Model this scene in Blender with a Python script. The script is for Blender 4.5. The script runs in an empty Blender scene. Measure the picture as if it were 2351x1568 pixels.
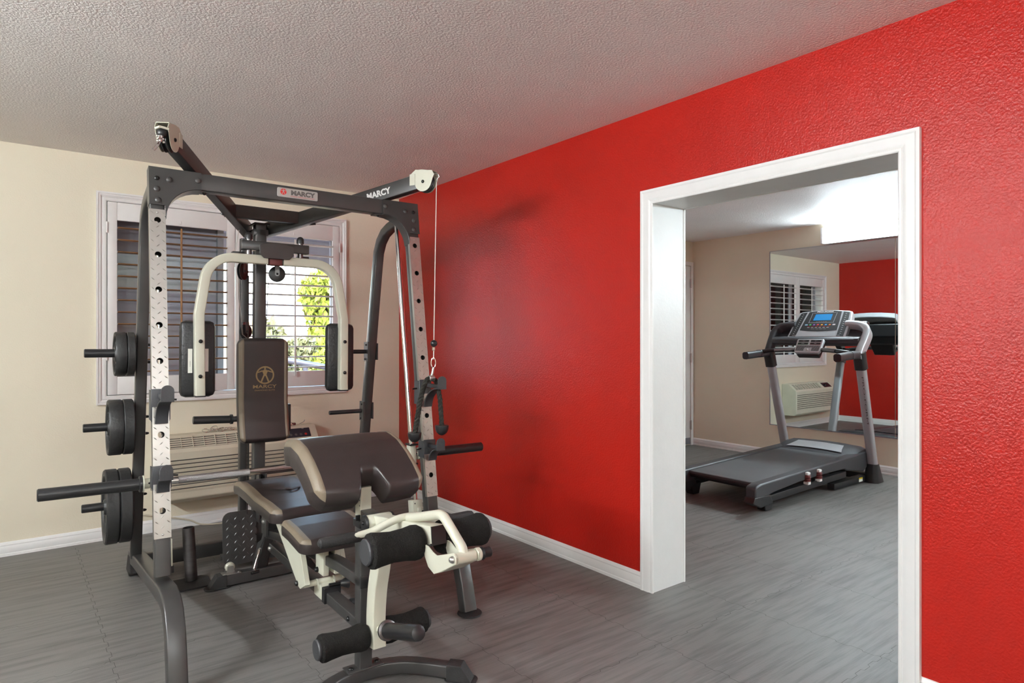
import bpy, bmesh, math, random
from mathutils import Vector, Matrix, Euler
random.seed(7)
PI = math.pi
SC = bpy.context.scene
COL = SC.collection
V = Vector

# ------------------------------------------------------------------ materials
def mat(name, col, rough=.5, metal=0., spec=.5, bump=None, emis=None, coat=0., noise=None, trans=0., alpha=1.):
    """procedural principled material; bump=(scale, strength, detail, stretch), noise=(scale, amount, stretch)"""
    m = bpy.data.materials.new(name); m.use_nodes = True
    nt = m.node_tree; b = nt.nodes['Principled BSDF']; L = nt.links
    b.inputs['Base Color'].default_value = (*col, 1); b.inputs['Roughness'].default_value = rough
    b.inputs['Metallic'].default_value = metal; b.inputs['Specular IOR Level'].default_value = spec
    b.inputs['Coat Weight'].default_value = coat
    b.inputs['Transmission Weight'].default_value = trans; b.inputs['Alpha'].default_value = alpha
    if emis:
        b.inputs['Emission Color'].default_value = (*emis[0], 1); b.inputs['Emission Strength'].default_value = emis[1]
    tc = nt.nodes.new('ShaderNodeTexCoord')
    def tex(scale, detail, stretch):
        mp = nt.nodes.new('ShaderNodeMapping'); mp.inputs['Scale'].default_value = stretch
        L.new(tc.outputs['Object'], mp.inputs['Vector'])
        n = nt.nodes.new('ShaderNodeTexNoise'); n.inputs['Scale'].default_value = scale; n.inputs['Detail'].default_value = detail
        L.new(mp.outputs['Vector'], n.inputs['Vector']); return n
    if bump:
        n = tex(bump[0], bump[2] if len(bump) > 2 else 3, bump[3] if len(bump) > 3 else (1, 1, 1))
        bp = nt.nodes.new('ShaderNodeBump'); bp.inputs['Strength'].default_value = bump[1]; bp.inputs['Distance'].default_value = .01
        L.new(n.outputs['Fac'], bp.inputs['Height']); L.new(bp.outputs['Normal'], b.inputs['Normal'])
    if noise is None: noise = (6, .06, (1, 1, 1))
    n = tex(noise[0], 5, noise[2]); r = nt.nodes.new('ShaderNodeMapRange')
    r.inputs['From Min'].default_value = .25; r.inputs['From Max'].default_value = .75
    r.inputs['To Min'].default_value = 1 - noise[1]; r.inputs['To Max'].default_value = 1 + noise[1]
    L.new(n.outputs['Fac'], r.inputs['Value'])
    mx = nt.nodes.new('ShaderNodeMix'); mx.data_type = 'RGBA'; mx.blend_type = 'MULTIPLY'; mx.inputs['Factor'].default_value = 1
    mx.inputs['A'].default_value = (*col, 1); L.new(r.outputs['Result'], mx.inputs['B']); L.new(mx.outputs['Result'], b.inputs['Base Color'])
    return m

M = {}
M['red'] = mat('red_gloss_paint', (.40, .012, .007), .28, 0, .36, (120, .26, 4), noise=(2, .08, (1, 1, 1)))
M['cream'] = mat('cream_paint', (.80, .73, .58), .55, 0, .4, (120, .10, 3), noise=(3, .02, (1, 1, 1)))
M['ceil'] = mat('textured_ceiling_paint', (.86, .82, .80), .55, 0, .4, (100, .42, 4), noise=(3, .03, (1, 1, 1)))
M['trim'] = mat('white_trim_paint', (.84, .835, .82), .35, 0, .5, noise=(12, .02, (1, 1, 1)))
M['jamb'] = mat('white_jamb_paint', (.80, .80, .79), .4, 0, .5, (60, .05, 2), noise=(12, .02, (1, 1, 1)))
M['dark'] = mat('charcoal_powder_coat', (.050, .048, .047), .34, .25, .6, noise=(14, .12, (1, 1, 1)))
M['black'] = mat('black_plastic', (.012, .012, .013), .38, 0, .5, noise=(20, .15, (1, 1, 1)))
M['rubber'] = mat('black_rubber', (.018, .017, .017), .7, 0, .4, (160, .2, 2), noise=(20, .2, (1, 1, 1)))
M['iron'] = mat('black_cast_iron', (.022, .022, .022), .5, .2, .5, (40, .25, 3), noise=(15, .25, (1, 1, 1)))
M['foam'] = mat('black_foam', (.012, .011, .010), .95, 0, .15, (260, .6, 3), noise=(80, .3, (1, 1, 1)))
M['bone'] = mat('cream_enamel', (.60, .59, .48), .33, 0, .5, noise=(9, .04, (1, 1, 1)))
M['chrome'] = mat('polished_chrome', (.78, .78, .77), .12, 1, .5)
M['knurl'] = mat('knurled_steel', (.42, .41, .40), .34, 1, .5, (500, .5, 2, (1, 1, 1)))
M['steel'] = mat('brushed_dark_steel', (.16, .15, .15), .35, 1, .5, noise=(10, .2, (1, 1, 4)))
M['zinc'] = mat('zinc_plated_metal', (.55, .55, .53), .35, 1, .5)
M['tread'] = mat('bright_tread_plate', (.56, .55, .52), .38, 1, .5, noise=(18, .06, (1, 1, 1)))
M['vinyl'] = mat('dark_brown_vinyl', (.026, .019, .018), .36, 0, .5, (150, .04, 3), noise=(8, .15, (1, 1, 1)))
M['tan'] = mat('tan_carbon_vinyl', (.19, .150, .105), .42, 0, .5, (520, .14, 1), noise=(8, .1, (1, 1, 1)))
M['padblack'] = mat('black_vinyl', (.010, .010, .011), .42, 0, .5, (60, .35, 3), noise=(8, .15, (1, 1, 1)))
M['gold'] = mat('gold_print', (.28, .20, .095), .5, 0, .3)
M['emboss'] = mat('embossed_vinyl', (.060, .045, .045), .5, 0, .4)
M['badge'] = mat('satin_badge', (.42, .40, .38), .4, .3, .5)
M['redink'] = mat('red_ink', (.55, .02, .015), .5)
M['greyink'] = mat('grey_ink', (.09, .085, .08), .5)
M['whiteink'] = mat('white_ink', (.80, .80, .78), .5)
M['paper'] = mat('white_paper_label', (.75, .74, .68), .6)
M['bolt'] = mat('black_bolt', (.01, .01, .01), .3, .4, .5)
M['cablew'] = mat('clear_coated_cable', (.66, .62, .56), .35, .2, .5)
M['rope'] = mat('black_braided_rope', (.020, .018, .014), .75, 0, .3, (300, .5, 2), noise=(60, .35, (1, 1, 1)))
M['ac'] = mat('ivory_plastic', (.62, .56, .44), .5, 0, .4, noise=(9, .04, (1, 1, 1)))
M['ac2'] = mat('pale_ivory_plastic', (.70, .68, .55), .5, 0, .4)
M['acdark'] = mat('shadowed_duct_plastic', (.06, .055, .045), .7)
M['panel'] = mat('navy_control_film', (.018, .02, .03), .3)
M['shutter'] = mat('white_shutter_paint', (.80, .775, .755), .4, 0, .5, noise=(12, .02, (1, 1, 1)))
M['brown'] = mat('brown_shutter_front', (.30, .155, .07), .5, 0, .4, noise=(12, .1, (1, 1, 1)))  # brown for louver fronts and tilt rod of the left shutter panel
M['louvl'] = mat('lavender_grey_louver', (.62, .58, .60), .45, 0, .4)  # lavender grey for the remaining louver faces of that panel
M['alu'] = mat('grey_window_aluminium', (.30, .31, .34), .4, .6, .5)
M['mirror'] = mat('mirror_silver', (.80, .83, .82), .015, 1, .5, noise=(3, .005, (1, 1, 1)))
M['silver'] = mat('silver_plastic', (.50, .52, .54), .35, .45, .5)
M['greymet'] = mat('grey_painted_tube', (.44, .45, .47), .38, .4, .5)
M['charplas'] = mat('charcoal_plastic', (.035, .036, .040), .45, 0, .5, (200, .08, 2))
M['belt'] = mat('black_running_belt', (.075, .075, .078), .6, 0, .4, (300, .2, 2), noise=(4, .15, (1, .4, 1)))
M['maroon'] = mat('maroon_elastomer', (.12, .025, .022), .55)
M['lamp'] = mat('lit_fluorescent_tube', (.9, .9, .9), .5, emis=((.90, .965, 1.0), 1))
M['lampbody'] = mat('white_lamp_housing', (.85, .85, .85), .4)
M['white'] = mat('white_plastic', (.80, .80, .78), .4)
M['stone'] = mat('pale_boulder', (.34, .27, .22), .9, 0, .2, (6, .6, 5), noise=(4, .25, (1, 1, 1)))
M['leaf'] = mat('yellow_green_leaf', (.10, .14, .018), .6, 0, .3, noise=(3, .4, (1, 1, 1)))  # yellow-green leaf colour of the tree, mixed into one shrub
M['leafd'] = mat('grey_green_leaf', (.085, .10, .055), .7, 0, .3, noise=(3, .5, (1, 1, 1)))
M['bark'] = mat('brown_bark', (.10, .07, .05), .9)
M['soffit'] = mat('grey_lavender_soffit', (.33, .31, .37), .8)
M['hillm'] = mat('golden_dry_grass', (.40, .235, .10), .95, 0, .1, noise=(.15, .25, (1, 1, 1)))
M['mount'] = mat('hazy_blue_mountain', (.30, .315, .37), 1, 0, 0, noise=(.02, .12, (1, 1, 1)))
M['dirt'] = mat('tan_gravel_ground', (.36, .23, .15), .95, 0, .1, noise=(1.5, .2, (1, 1, 1)))
M['asph'] = mat('grey_asphalt', (.14, .115, .125), .95, 0, .1, noise=(4, .2, (1, 1, 1)))
M['pipe'] = mat('dark_blue_rail', (.05, .055, .08), .5)
M['steelblue'] = mat('dull_steel', (.2, .2, .2), .4, .8)

def floor_material():
    m = bpy.data.materials.new('grey_wood_grain_foam'); m.use_nodes = True
    nt = m.node_tree; L = nt.links; b = nt.nodes['Principled BSDF']; N = nt.nodes.new
    tc = N('ShaderNodeTexCoord')
    def noise(scale, stretch, detail=4):
        mp = N('ShaderNodeMapping'); mp.inputs['Scale'].default_value = stretch; L.new(tc.outputs['Object'], mp.inputs['Vector'])
        n = N('ShaderNodeTexNoise'); n.inputs['Scale'].default_value = scale; n.inputs['Detail'].default_value = detail
        L.new(mp.outputs['Vector'], n.inputs['Vector']); return n.outputs['Fac']
    g1 = noise(7, (.35, 4.5, 1), 6); g2 = noise(30, (.25, 5, 1), 4); g3 = noise(1.3, (1, 1, 1), 3)
    a = N('ShaderNodeMath'); a.operation = 'MULTIPLY_ADD'; L.new(g2, a.inputs[0]); a.inputs[1].default_value = .5; L.new(g1, a.inputs[2])
    a2 = N('ShaderNodeMath'); a2.operation = 'MULTIPLY_ADD'; L.new(g3, a2.inputs[0]); a2.inputs[1].default_value = .35; L.new(a.outputs[0], a2.inputs[2])
    cr = N('ShaderNodeValToRGB'); L.new(a2.outputs[0], cr.inputs[0])
    cr.color_ramp.elements[0].position = .55; cr.color_ramp.elements[0].color = (.072, .067, .064, 1)
    cr.color_ramp.elements[1].position = 1.25; cr.color_ramp.elements[1].color = (.165, .158, .150, 1)
    cr.color_ramp.elements[1].position = 1.0
    L.new(cr.outputs['Color'], b.inputs['Base Color'])
    b.inputs['Roughness'].default_value = .5; b.inputs['Specular IOR Level'].default_value = .45
    w = N('ShaderNodeTexVoronoi'); w.inputs['Scale'].default_value = 260; L.new(tc.outputs['Object'], w.inputs['Vector'])
    bp = N('ShaderNodeBump'); bp.inputs['Strength'].default_value = .12; bp.inputs['Distance'].default_value = .003
    L.new(w.outputs['Distance'], bp.inputs['Height']); L.new(bp.outputs['Normal'], b.inputs['Normal'])
    return m
M['floor'] = floor_material()
M['seam'] = mat('foam_mat_seam', (.055, .050, .048), .8, noise=(2.2, .55, (1, 1, 1)))
def screen_material():
    m = bpy.data.materials.new('insect_screen'); m.use_nodes = True; nt = m.node_tree
    b = nt.nodes['Principled BSDF']; b.inputs['Base Color'].default_value = (.60, .565, .64, 1); b.inputs['Roughness'].default_value = .8
    t = nt.nodes.new('ShaderNodeBsdfTransparent'); mx = nt.nodes.new('ShaderNodeMixShader'); mx.inputs[0].default_value = .93
    nt.links.new(t.outputs[0], mx.inputs[1]); nt.links.new(b.outputs[0], mx.inputs[2])
    nt.links.new(mx.outputs[0], nt.nodes['Material Output'].inputs['Surface']); return m
M['screen'] = screen_material()
def glass_material():
    m = bpy.data.materials.new('window_glass'); m.use_nodes = True; nt = m.node_tree
    t = nt.nodes.new('ShaderNodeBsdfTransparent'); t.inputs[0].default_value = (.95, .97, .97, 1)
    g = nt.nodes.new('ShaderNodeBsdfGlossy'); g.inputs['Roughness'].default_value = .02
    f = nt.nodes.new('ShaderNodeFresnel'); f.inputs[0].default_value = 1.3
    mx = nt.nodes.new('ShaderNodeMixShader'); nt.links.new(f.outputs[0], mx.inputs[0])
    nt.links.new(t.outputs[0], mx.inputs[1]); nt.links.new(g.outputs[0], mx.inputs[2])
    nt.links.new(mx.outputs[0], nt.nodes['Material Output'].inputs['Surface']); return m
M['glass'] = glass_material()

# ------------------------------------------------------------------ mesh builder
def fillet(pts, r, n=6):
    pts = [V(p) for p in pts]; rs = r if isinstance(r, (list, tuple)) else [r] * len(pts)
    out = [pts[0]]
    for i in range(1, len(pts) - 1):
        p, a, b = pts[i], pts[i - 1], pts[i + 1]
        d1 = (a - p).normalized(); d2 = (b - p).normalized(); ang = d1.angle(d2)
        if rs[i] <= 0 or ang > PI - .02: out.append(p); continue
        t = min(rs[i] / math.tan(ang / 2), (a - p).length * .49, (b - p).length * .49); rr = t * math.tan(ang / 2)
        c = p + (d1 + d2).normalized() * (rr / math.sin(ang / 2)); s = p + d1 * t; e = p + d2 * t
        v1 = s - c; v2 = e - c; w = v1.angle(v2); ax = v1.cross(v2)
        if ax.length < 1e-12: out.append(p); continue
        ax.normalize()
        for k in range(n + 1): out.append(c + Matrix.Rotation(w * k / n, 3, ax) @ v1)
    out.append(pts[-1]); return out
def rrect(w, h, r=.006, n=3):
    r = min(r, w * .49, h * .49); o = []
    for cx, cy, a0 in ((w / 2 - r, h / 2 - r, 0), (-w / 2 + r, h / 2 - r, 90), (-w / 2 + r, -h / 2 + r, 180), (w / 2 - r, -h / 2 + r, 270)):
        for k in range(n + 1):
            a = math.radians(a0 + 90 * k / n); o.append((cx + r * math.cos(a), cy + r * math.sin(a)))
    return o
class MB:
    def __init__(s, T=None): s.v = []; s.f = []; s.m = []; s.mats = []; s.T = T or Matrix()
    def mi(s, m):
        if m not in s.mats: s.mats.append(m)
        return s.mats.index(m)
    def add(s, vs, fs, m):
        o = len(s.v); k = s.mi(m); s.v += [s.T @ V(p) for p in vs]
        for f in fs: s.f.append([i + o for i in f]); s.m.append(k)
        return s
    def box(s, lo, hi, m, R=None, r=0):
        lo = V(lo); hi = V(hi); c = (lo + hi) / 2; h = (hi - lo) / 2
        if r > 0:
            bm = bmesh.new(); bmesh.ops.create_cube(bm, size=2)
            for v in bm.verts: v.co = V((v.co.x * h.x, v.co.y * h.y, v.co.z * h.z))
            bmesh.ops.bevel(bm, geom=bm.edges[:], offset=min(r, min(h) * .95), segments=2, affect='EDGES', profile=.5)
            bm.verts.index_update()
            vs = [v.co.copy() for v in bm.verts]; fs = [[v.index for v in f.verts] for f in bm.faces]; bm.free()
        else:
            vs = [V((x * h.x, y * h.y, z * h.z)) for x in (-1, 1) for y in (-1, 1) for z in (-1, 1)]
            fs = [(0, 1, 3, 2), (4, 6, 7, 5), (0, 4, 5, 1), (2, 3, 7, 6), (0, 2, 6, 4), (1, 5, 7, 3)]
        if R is not None: vs = [R @ p for p in vs]
        return s.add([p + c for p in vs], fs, m)
    def sweep(s, path, prof, side, m, caps=True, inner=None):
        path = [V(p) for p in path]; S = V(side).normalized(); n = len(path); loops = []
        T = [(path[i + 1] - path[i]).normalized() for i in range(n - 1)]
        def ring(pr):
            out = []
            for i in range(n):
                t1 = T[max(i - 1, 0)]; t2 = T[min(i, n - 2)]
                n1 = t1.cross(S).normalized(); n2 = t2.cross(S).normalized(); nb = n1 + n2
                nb = nb.normalized() if nb.length > 1e-6 else n1
                sc = 1 / max(.35, nb.dot(n1)); out.append([path[i] + S * a + nb * (b * sc) for a, b in pr])
            return out
        R = ring(prof); k = len(prof); vs = [p for l in R for p in l]; fs = []
        for i in range(n - 1):
            for j in range(k):
                a = i * k + j; b = i * k + (j + 1) % k; fs.append((a, b, b + k, a + k))
        if inner:
            R2 = ring(inner); o = len(vs); vs += [p for l in R2 for p in l]
            for i in range(n - 1):
                for j in range(k):
                    a = o + i * k + j; b = o + i * k + (j + 1) % k; fs.append((a, a + k, b + k, b))
            for j in range(k):
                j2 = (j + 1) % k; fs.append((j, o + j, o + j2, j2)); e = (n - 1) * k; fs.append((e + j, e + j2, o + e + j2, o + e + j))
        elif caps: fs.append(list(range(k))[::-1]); fs.append([(n - 1) * k + j for j in range(k)])
        return s.add(vs, fs, m)
    def tube(s, path, r, m, seg=14, caps=True, closed=False):
        path = [V(p) for p in path]; n = len(path); rs = r if isinstance(r, (list, tuple)) else [r] * n
        T = []
        for i in range(n):
            if closed: t = path[(i + 1) % n] - path[i - 1]
            else: t = path[min(i + 1, n - 1)] - path[max(i - 1, 0)]
            T.append(t.normalized())
        N = T[0].orthogonal().normalized(); vs = []; fs = []
        for i in range(n):
            N = (N - T[i] * N.dot(T[i])).normalized(); B = T[i].cross(N)
            for j in range(seg):
                a = 2 * PI * j / seg; vs.append(path[i] + (N * math.cos(a) + B * math.sin(a)) * rs[i])
        for i in range(n if closed else n - 1):
            i2 = (i + 1) % n
            for j in range(seg):
                j2 = (j + 1) % seg; fs.append((i * seg + j, i * seg + j2, i2 * seg + j2, i2 * seg + j))
        if caps and not closed: fs.append(list(range(seg))[::-1]); fs.append([(n - 1) * seg + j for j in range(seg)])
        return s.add(vs, fs, m)
    def lathe(s, p0, d, prof, m, seg=24):
        """prof = [(distance along d, radius)]"""
        p0 = V(p0); d = V(d).normalized(); return s.tube2([p0 + d * t for t, r in prof], [r for t, r in prof], d, m, seg)
    def tube2(s, ps, rs, d, m, seg):
        N = d.orthogonal().normalized(); B = d.cross(N); vs = []; fs = []
        for p, r in zip(ps, rs):
            for j in range(seg):
                a = 2 * PI * j / seg; vs.append(p + (N * math.cos(a) + B * math.sin(a)) * max(r, 1e-5))
        n = len(ps)
        for i in range(n - 1):
            for j in range(seg):
                j2 = (j + 1) % seg; fs.append((i * seg + j, i * seg + j2, (i + 1) * seg + j2, (i + 1) * seg + j))
        fs.append(list(range(seg))[::-1]); fs.append([(n - 1) * seg + j for j in range(seg)])
        return s.add(vs, fs, m)
    def cyl(s, p0, p1, r, m, seg=20, ch=.0015):
        p0 = V(p0); p1 = V(p1); L = (p1 - p0).length; ch = min(ch, L * .3, r * .5)
        return s.lathe(p0, p1 - p0, [(0, r - ch), (ch, r), (L - ch, r), (L, r - ch)], m, seg)
    def ball(s, c, r, m, seg=16, rings=10, sc=(1, 1, 1)):
        vs = []; fs = []
        for i in range(rings + 1):
            t = PI * i / rings
            for j in range(seg):
                a = 2 * PI * j / seg; vs.append(V(c) + V((r * sc[0] * math.sin(t) * math.cos(a), r * sc[1] * math.sin(t) * math.sin(a), r * sc[2] * math.cos(t))))
        for i in range(rings):
            for j in range(seg):
                j2 = (j + 1) % seg; fs.append((i * seg + j, (i + 1) * seg + j, (i + 1) * seg + j2, i * seg + j2))
        return s.add(vs, fs, m)
    def prism(s, poly, e, o, ax1, ax2, m):
        """poly of (x,y) placed at o + x*ax1 + y*ax2, extruded by vector e"""
        o = V(o); ax1 = V(ax1); ax2 = V(ax2); e = V(e); n = len(poly)
        a = [o + ax1 * x + ax2 * y for x, y in poly]; b = [p + e for p in a]
        fs = [list(range(n))[::-1], list(range(n, 2 * n))] + [(i, (i + 1) % n, (i + 1) % n + n, i + n) for i in range(n)]
        return s.add(a + b, fs, m)
    def bolt(s, p, d, r=.011, m=None, h=.007):
        m = m or M['bolt']; return s.lathe(p, d, [(-.001, r), (h * .35, r), (h * .8, r * .72), (h, r * .4)], m, 14)
    def build(s, name, parent=None, bevel=0, ang=38, smooth=True, label=None):
        me = bpy.data.meshes.new(name); me.from_pydata([tuple(p) for p in s.v], [], s.f)
        for m in s.mats: me.materials.append(m)
        me.polygons.foreach_set('material_index', s.m)
        me.update()
        bm = bmesh.new(); bm.from_mesh(me); bmesh.ops.recalc_face_normals(bm, faces=bm.faces[:]); bm.to_mesh(me); bm.free()
        if smooth:
            me.polygons.foreach_set('use_smooth', [True] * len(me.polygons)); me.set_sharp_from_angle(angle=math.radians(ang))
        o = bpy.data.objects.new(name, me); COL.objects.link(o)
        if parent: o.parent = parent
        if bevel:
            b = o.modifiers.new('edge', 'BEVEL'); b.width = bevel; b.segments = 2; b.limit_method = 'ANGLE'; b.angle_limit = math.radians(40)
        if label: o['label'] = label
        return o
def cut(o, cutter):
    c = cutter.build('cutter'); md = o.modifiers.new('cut', 'BOOLEAN'); md.object = c; md.operation = 'DIFFERENCE'; md.solver = 'EXACT'
    c.parent = o.parent
    dg = bpy.context.evaluated_depsgraph_get(); dg.update()
    me = bpy.data.meshes.new_from_object(o.evaluated_get(dg)); o.modifiers.clear(); me.name = o.data.name; o.data = me
    cm = c.data; bpy.data.objects.remove(c); bpy.data.meshes.remove(cm)
    me.set_sharp_from_angle(angle=math.radians(38)); return o
def extend(o, mb):
    """append a builder's geometry to an object's mesh"""
    t = mb.build('extra'); bm = bmesh.new(); bm.from_mesh(o.data); k0 = len(o.data.materials)
    for m in mb.mats: o.data.materials.append(m)
    nf = len(bm.faces); bm.from_mesh(t.data); bm.faces.ensure_lookup_table()
    for f in bm.faces[nf:]: f.material_index += k0
    bm.to_mesh(o.data); bm.free(); o.data.polygons.foreach_set('use_smooth', [True] * len(o.data.polygons))
    o.data.set_sharp_from_angle(angle=math.radians(38)); tm = t.data; bpy.data.objects.remove(t); bpy.data.meshes.remove(tm)
def thing(name, label, cat, loc=(0, 0, 0), rot=None, group=None):
    o = bpy.data.objects.new(name, None); COL.objects.link(o); o.empty_display_size = .1
    o.location = loc
    if rot is not None: o.rotation_euler = rot
    o['label'] = label; o['category'] = cat
    if group: o['group'] = group
    return o
def tag(o, label, cat, group=None, kind=None):
    if label: o['label'] = label
    if cat: o['category'] = cat
    if group: o['group'] = group
    if kind: o['kind'] = kind
    return o
def struct(o, label=None):
    o['kind'] = 'structure'
    if label: o['label'] = label
    return o
def text_geo(txt, size, spacing=1.0, bold=0., align='CENTER'):
    cu = bpy.data.curves.new('lettering', 'FONT'); cu.body = txt; cu.size = size; cu.space_character = spacing
    cu.align_x = align; cu.align_y = 'CENTER'; cu.offset = bold; cu.extrude = .0; cu.resolution_u = 4
    o = bpy.data.objects.new('lettering', cu); COL.objects.link(o)
    dg = bpy.context.evaluated_depsgraph_get(); dg.update()
    me = bpy.data.meshes.new_from_object(o.evaluated_get(dg)); vs = [v.co.copy() for v in me.vertices]; fs = [list(p.vertices) for p in me.polygons]
    bpy.data.objects.remove(o); bpy.data.curves.remove(cu); bpy.data.meshes.remove(me); return vs, fs
def put_text(mb, txt, o, ax1, ax2, size, m, lift=(0, 0, 0), wid=None, spacing=1., bold=0., xs=1.):
    vs, fs = text_geo(txt, size, spacing, bold)
    if not vs: return
    x0 = min(p.x for p in vs); x1 = max(p.x for p in vs); k = (wid / (x1 - x0)) if wid else xs
    y0 = min(p.y for p in vs); y1 = max(p.y for p in vs); cx = (x0 + x1) / 2; cy = (y0 + y1) / 2
    o = V(o) + V(lift); ax1 = V(ax1); ax2 = V(ax2)
    mb.add([o + ax1 * ((p.x - cx) * k) + ax2 * (p.y - cy) for p in vs], fs, m)
FIG = [[(-.09, .62), (.09, .62), (.07, .92), (-.07, .92)],
       [(-.30, .45), (-.12, .60), (.12, .60), (.30, .45), (.17, .10), (.13, -.1), (-.13, -.1), (-.17, .10)],
       [(-.26, .55), (-.30, .40), (-.88, .22), (-.90, .33)], [(.26, .55), (.90, .33), (.88, .22), (.30, .40)],
       [(-.16, .05), (-.0, .05), (-.33, -.80), (-.48, -.72)], [(.0, .05), (.16, .05), (.48, -.72), (.33, -.80)]]
def logo(mb, o, ax1, ax2, e, r, m_fig, m_ring, disc=False):
    """ring with a spread-limbed figure; disc=True fills the ring and leaves the figure light"""
    n = 32; o = V(o); e = V(e); a1 = V(ax1); a2 = V(ax2)
    if disc: mb.prism([(r * math.cos(2 * PI * k / n), r * math.sin(2 * PI * k / n)) for k in range(n)], e, o, a1, a2, m_ring)
    else:
        vs = []; fs = []
        for k in range(n):
            c, s = math.cos(2 * PI * k / n), math.sin(2 * PI * k / n)
            for q in (r, r * .84): vs.append(o + e + a1 * (q * c) + a2 * (q * s))
            k2 = (k + 1) % n; fs.append((2 * k, 2 * k2, 2 * k2 + 1, 2 * k + 1))
        mb.add(vs, fs, m_ring)
    for i, p in enumerate(FIG): mb.prism([(x * r, y * r) for x, y in p], e * (1.2 + .06 * i), o + (e if disc else e * 0), a1, a2, m_fig)
def pad(path, half_w, thick, corner, edge, m_body, m_side, side, stripe, name, parent, notch=None, n_along=40, flare=None):
    """upholstered pad: path = bottom centre line, height grows along (tangent x side)"""
    P = [V(p) for p in path]; S = V(side).normalized()
    L = [0]
    for a, b in zip(P, P[1:]): L.append(L[-1] + (b - a).length)
    tot = L[-1]
    def at(t):
        t = min(max(t, 0), tot); i = 0
        while i < len(L) - 2 and L[i + 1] < t: i += 1
        f = (t - L[i]) / (L[i + 1] - L[i]); p = P[i].lerp(P[i + 1], f)
        def tang(q): return (P[min(q + 1, len(P) - 1)] - P[max(q - 1, 0)]).normalized()
        tg = tang(i).lerp(tang(i + 1), f).normalized(); return p, S.cross(tg).normalized()
    W = half_w; xs = []
    for k in range(9): xs.append(W - edge * (1 - math.sin(k / 8 * PI / 2)))  # dense near the rim (from W-edge to W)
    base = sorted(set([0, stripe - .0006, stripe + .0006, W * .25, W * .5] + ([notch[0] * q for q in [.1 * z_ for z_ in range(1, 14)]] if notch else []) + [x for x in xs]))
    X = sorted(set([-x for x in base] + base))
    m = 9; bs = [edge * (1 - math.cos(k / (m - 1) * PI / 2)) for k in range(m)]
    def brange(x):
        ax = abs(x); s0 = 0
        if ax > W - corner: s0 = corner - math.sqrt(max(corner ** 2 - (ax - (W - corner)) ** 2, 0))
        hi = tot - s0
        if notch: hi = min(hi, tot - notch[1] * (0.5 + .5 * math.cos(PI * min(max((ax - notch[0] * .45) / (notch[0] * .75), 0), 1))))
        return s0, hi
    top = []; bot = []; cols = []
    for x in X:
        lo, hi = brange(x); ln = hi - lo; e = min(edge, ln * .45)
        bb = [lo + b * e / edge for b in bs] + [lo + e + (ln - 2 * e) * k / n_along for k in range(1, n_along)] + [hi - b * e / edge for b in bs[::-1]]
        c = []
        for b in bb:
            d = min(W - abs(x), b - lo, hi - b); d = max(0, min(d / edge, 1)); h = thick * (.35 + .65 * math.sqrt(1 - (1 - d) ** 2))
            g = math.exp(-((abs(x) - stripe) / .004) ** 2) * .0022 * min(1, d * 1.5); c.append((x, b, h - g))
        cols.append(c)
    nb = len(cols[0]); nx = len(X); vs = []; fs = []; ms = []
    for c in cols:
        for x, b, h in c:
            p, n = at(b); vs.append(p + S * x + n * h)
    o = len(vs)
    for c in cols:
        for x, b, h in c:
            p, n = at(b); vs.append(p + S * x * .985 + n * 0)
    mb = MB()
    def q(i, j): return i * nb + j
    fa = []; fb = []
    for i in range(nx - 1):
        xm = abs((X[i] + X[i + 1]) / 2)
        for j in range(nb - 1):
            f = (q(i, j), q(i + 1, j), q(i + 1, j + 1), q(i, j + 1)); d = min(W - xm, j / nb, 1)
            c = cols[i][j]; lo = W - xm > edge * .22
            (fb if (xm > stripe and lo and 2 < j < nb - 4) else fa).append(f)
            fa.append((o + q(i, j), o + q(i, j + 1), o + q(i + 1, j + 1), o + q(i + 1, j)))
    for j in range(nb - 1):
        fa.append((q(0, j), q(0, j + 1), o + q(0, j + 1), o + q(0, j))); fa.append((q(nx - 1, j), o + q(nx - 1, j), o + q(nx - 1, j + 1), q(nx - 1, j + 1)))
    for i in range(nx - 1):
        fa.append((q(i, 0), o + q(i, 0), o + q(i + 1, 0), q(i + 1, 0))); fa.append((q(i, nb - 1), q(i + 1, nb - 1), o + q(i + 1, nb - 1), o + q(i, nb - 1)))
    mb.v = vs; mb.f = fa + fb; mb.m = [mb.mi(m_body)] * len(fa) + [mb.mi(m_side)] * len(fb)
    return mb.build(name, parent, ang=60)

# ------------------------------------------------------------------ room shell
XR, XR2, YB, ZC, XM = 2.548, 2.79, 4.818, 2.430, 6.479     # red divider, its far face, window wall, ceiling, mirror wall
XL, YF = -1.95, -2.1                                       # walls out of frame
OY0, OY1, OZ = .990, 2.130, 1.955                          # doorway in the divider
W1 = (.424, 2.079, .8566, 2.2038); W2 = (3.232, 4.887, .868, 2.21)
fl = struct(MB().box((XL, YF, -.1), (XM, YB, 0), M['floor']).build('floor', smooth=False))
struct(MB().box((XL, YF, ZC), (XM, YB, ZC + .1), M['ceil']).build('ceiling', smooth=False))
def wall_with_holes(mb, x0, x1, z0, z1, y0, y1, holes, m):
    xs = x0
    for h in sorted(holes):
        a = .035
        mb.box((xs, y0, z0), (h[0] + a, y1, z1), m); mb.box((h[0] + a, y0, z0), (h[1] - a, y1, h[2] + a), m); mb.box((h[0] + a, y0, h[3] - a), (h[1] - a, y1, z1), m); xs = h[1] - a
    mb.box((xs, y0, z0), (x1, y1, z1), m)
w = MB(); wall_with_holes(w, XL, XM, 0, ZC, YB, YB + .16, [W1, W2], M['cream']); struct(w.build('wall_back', smooth=False))
w = MB(); e = .02
w.box((XR, OY1 + e, 0), (XR2, YB, ZC), M['red']).box((XR, OY0 - e, OZ + e), (XR2, OY1 + e, ZC), M['red']).box((XR, YF, 0), (XR2, OY0 - e, ZC), M['red'])
struct(w.build('wall_right', smooth=False))
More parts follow.
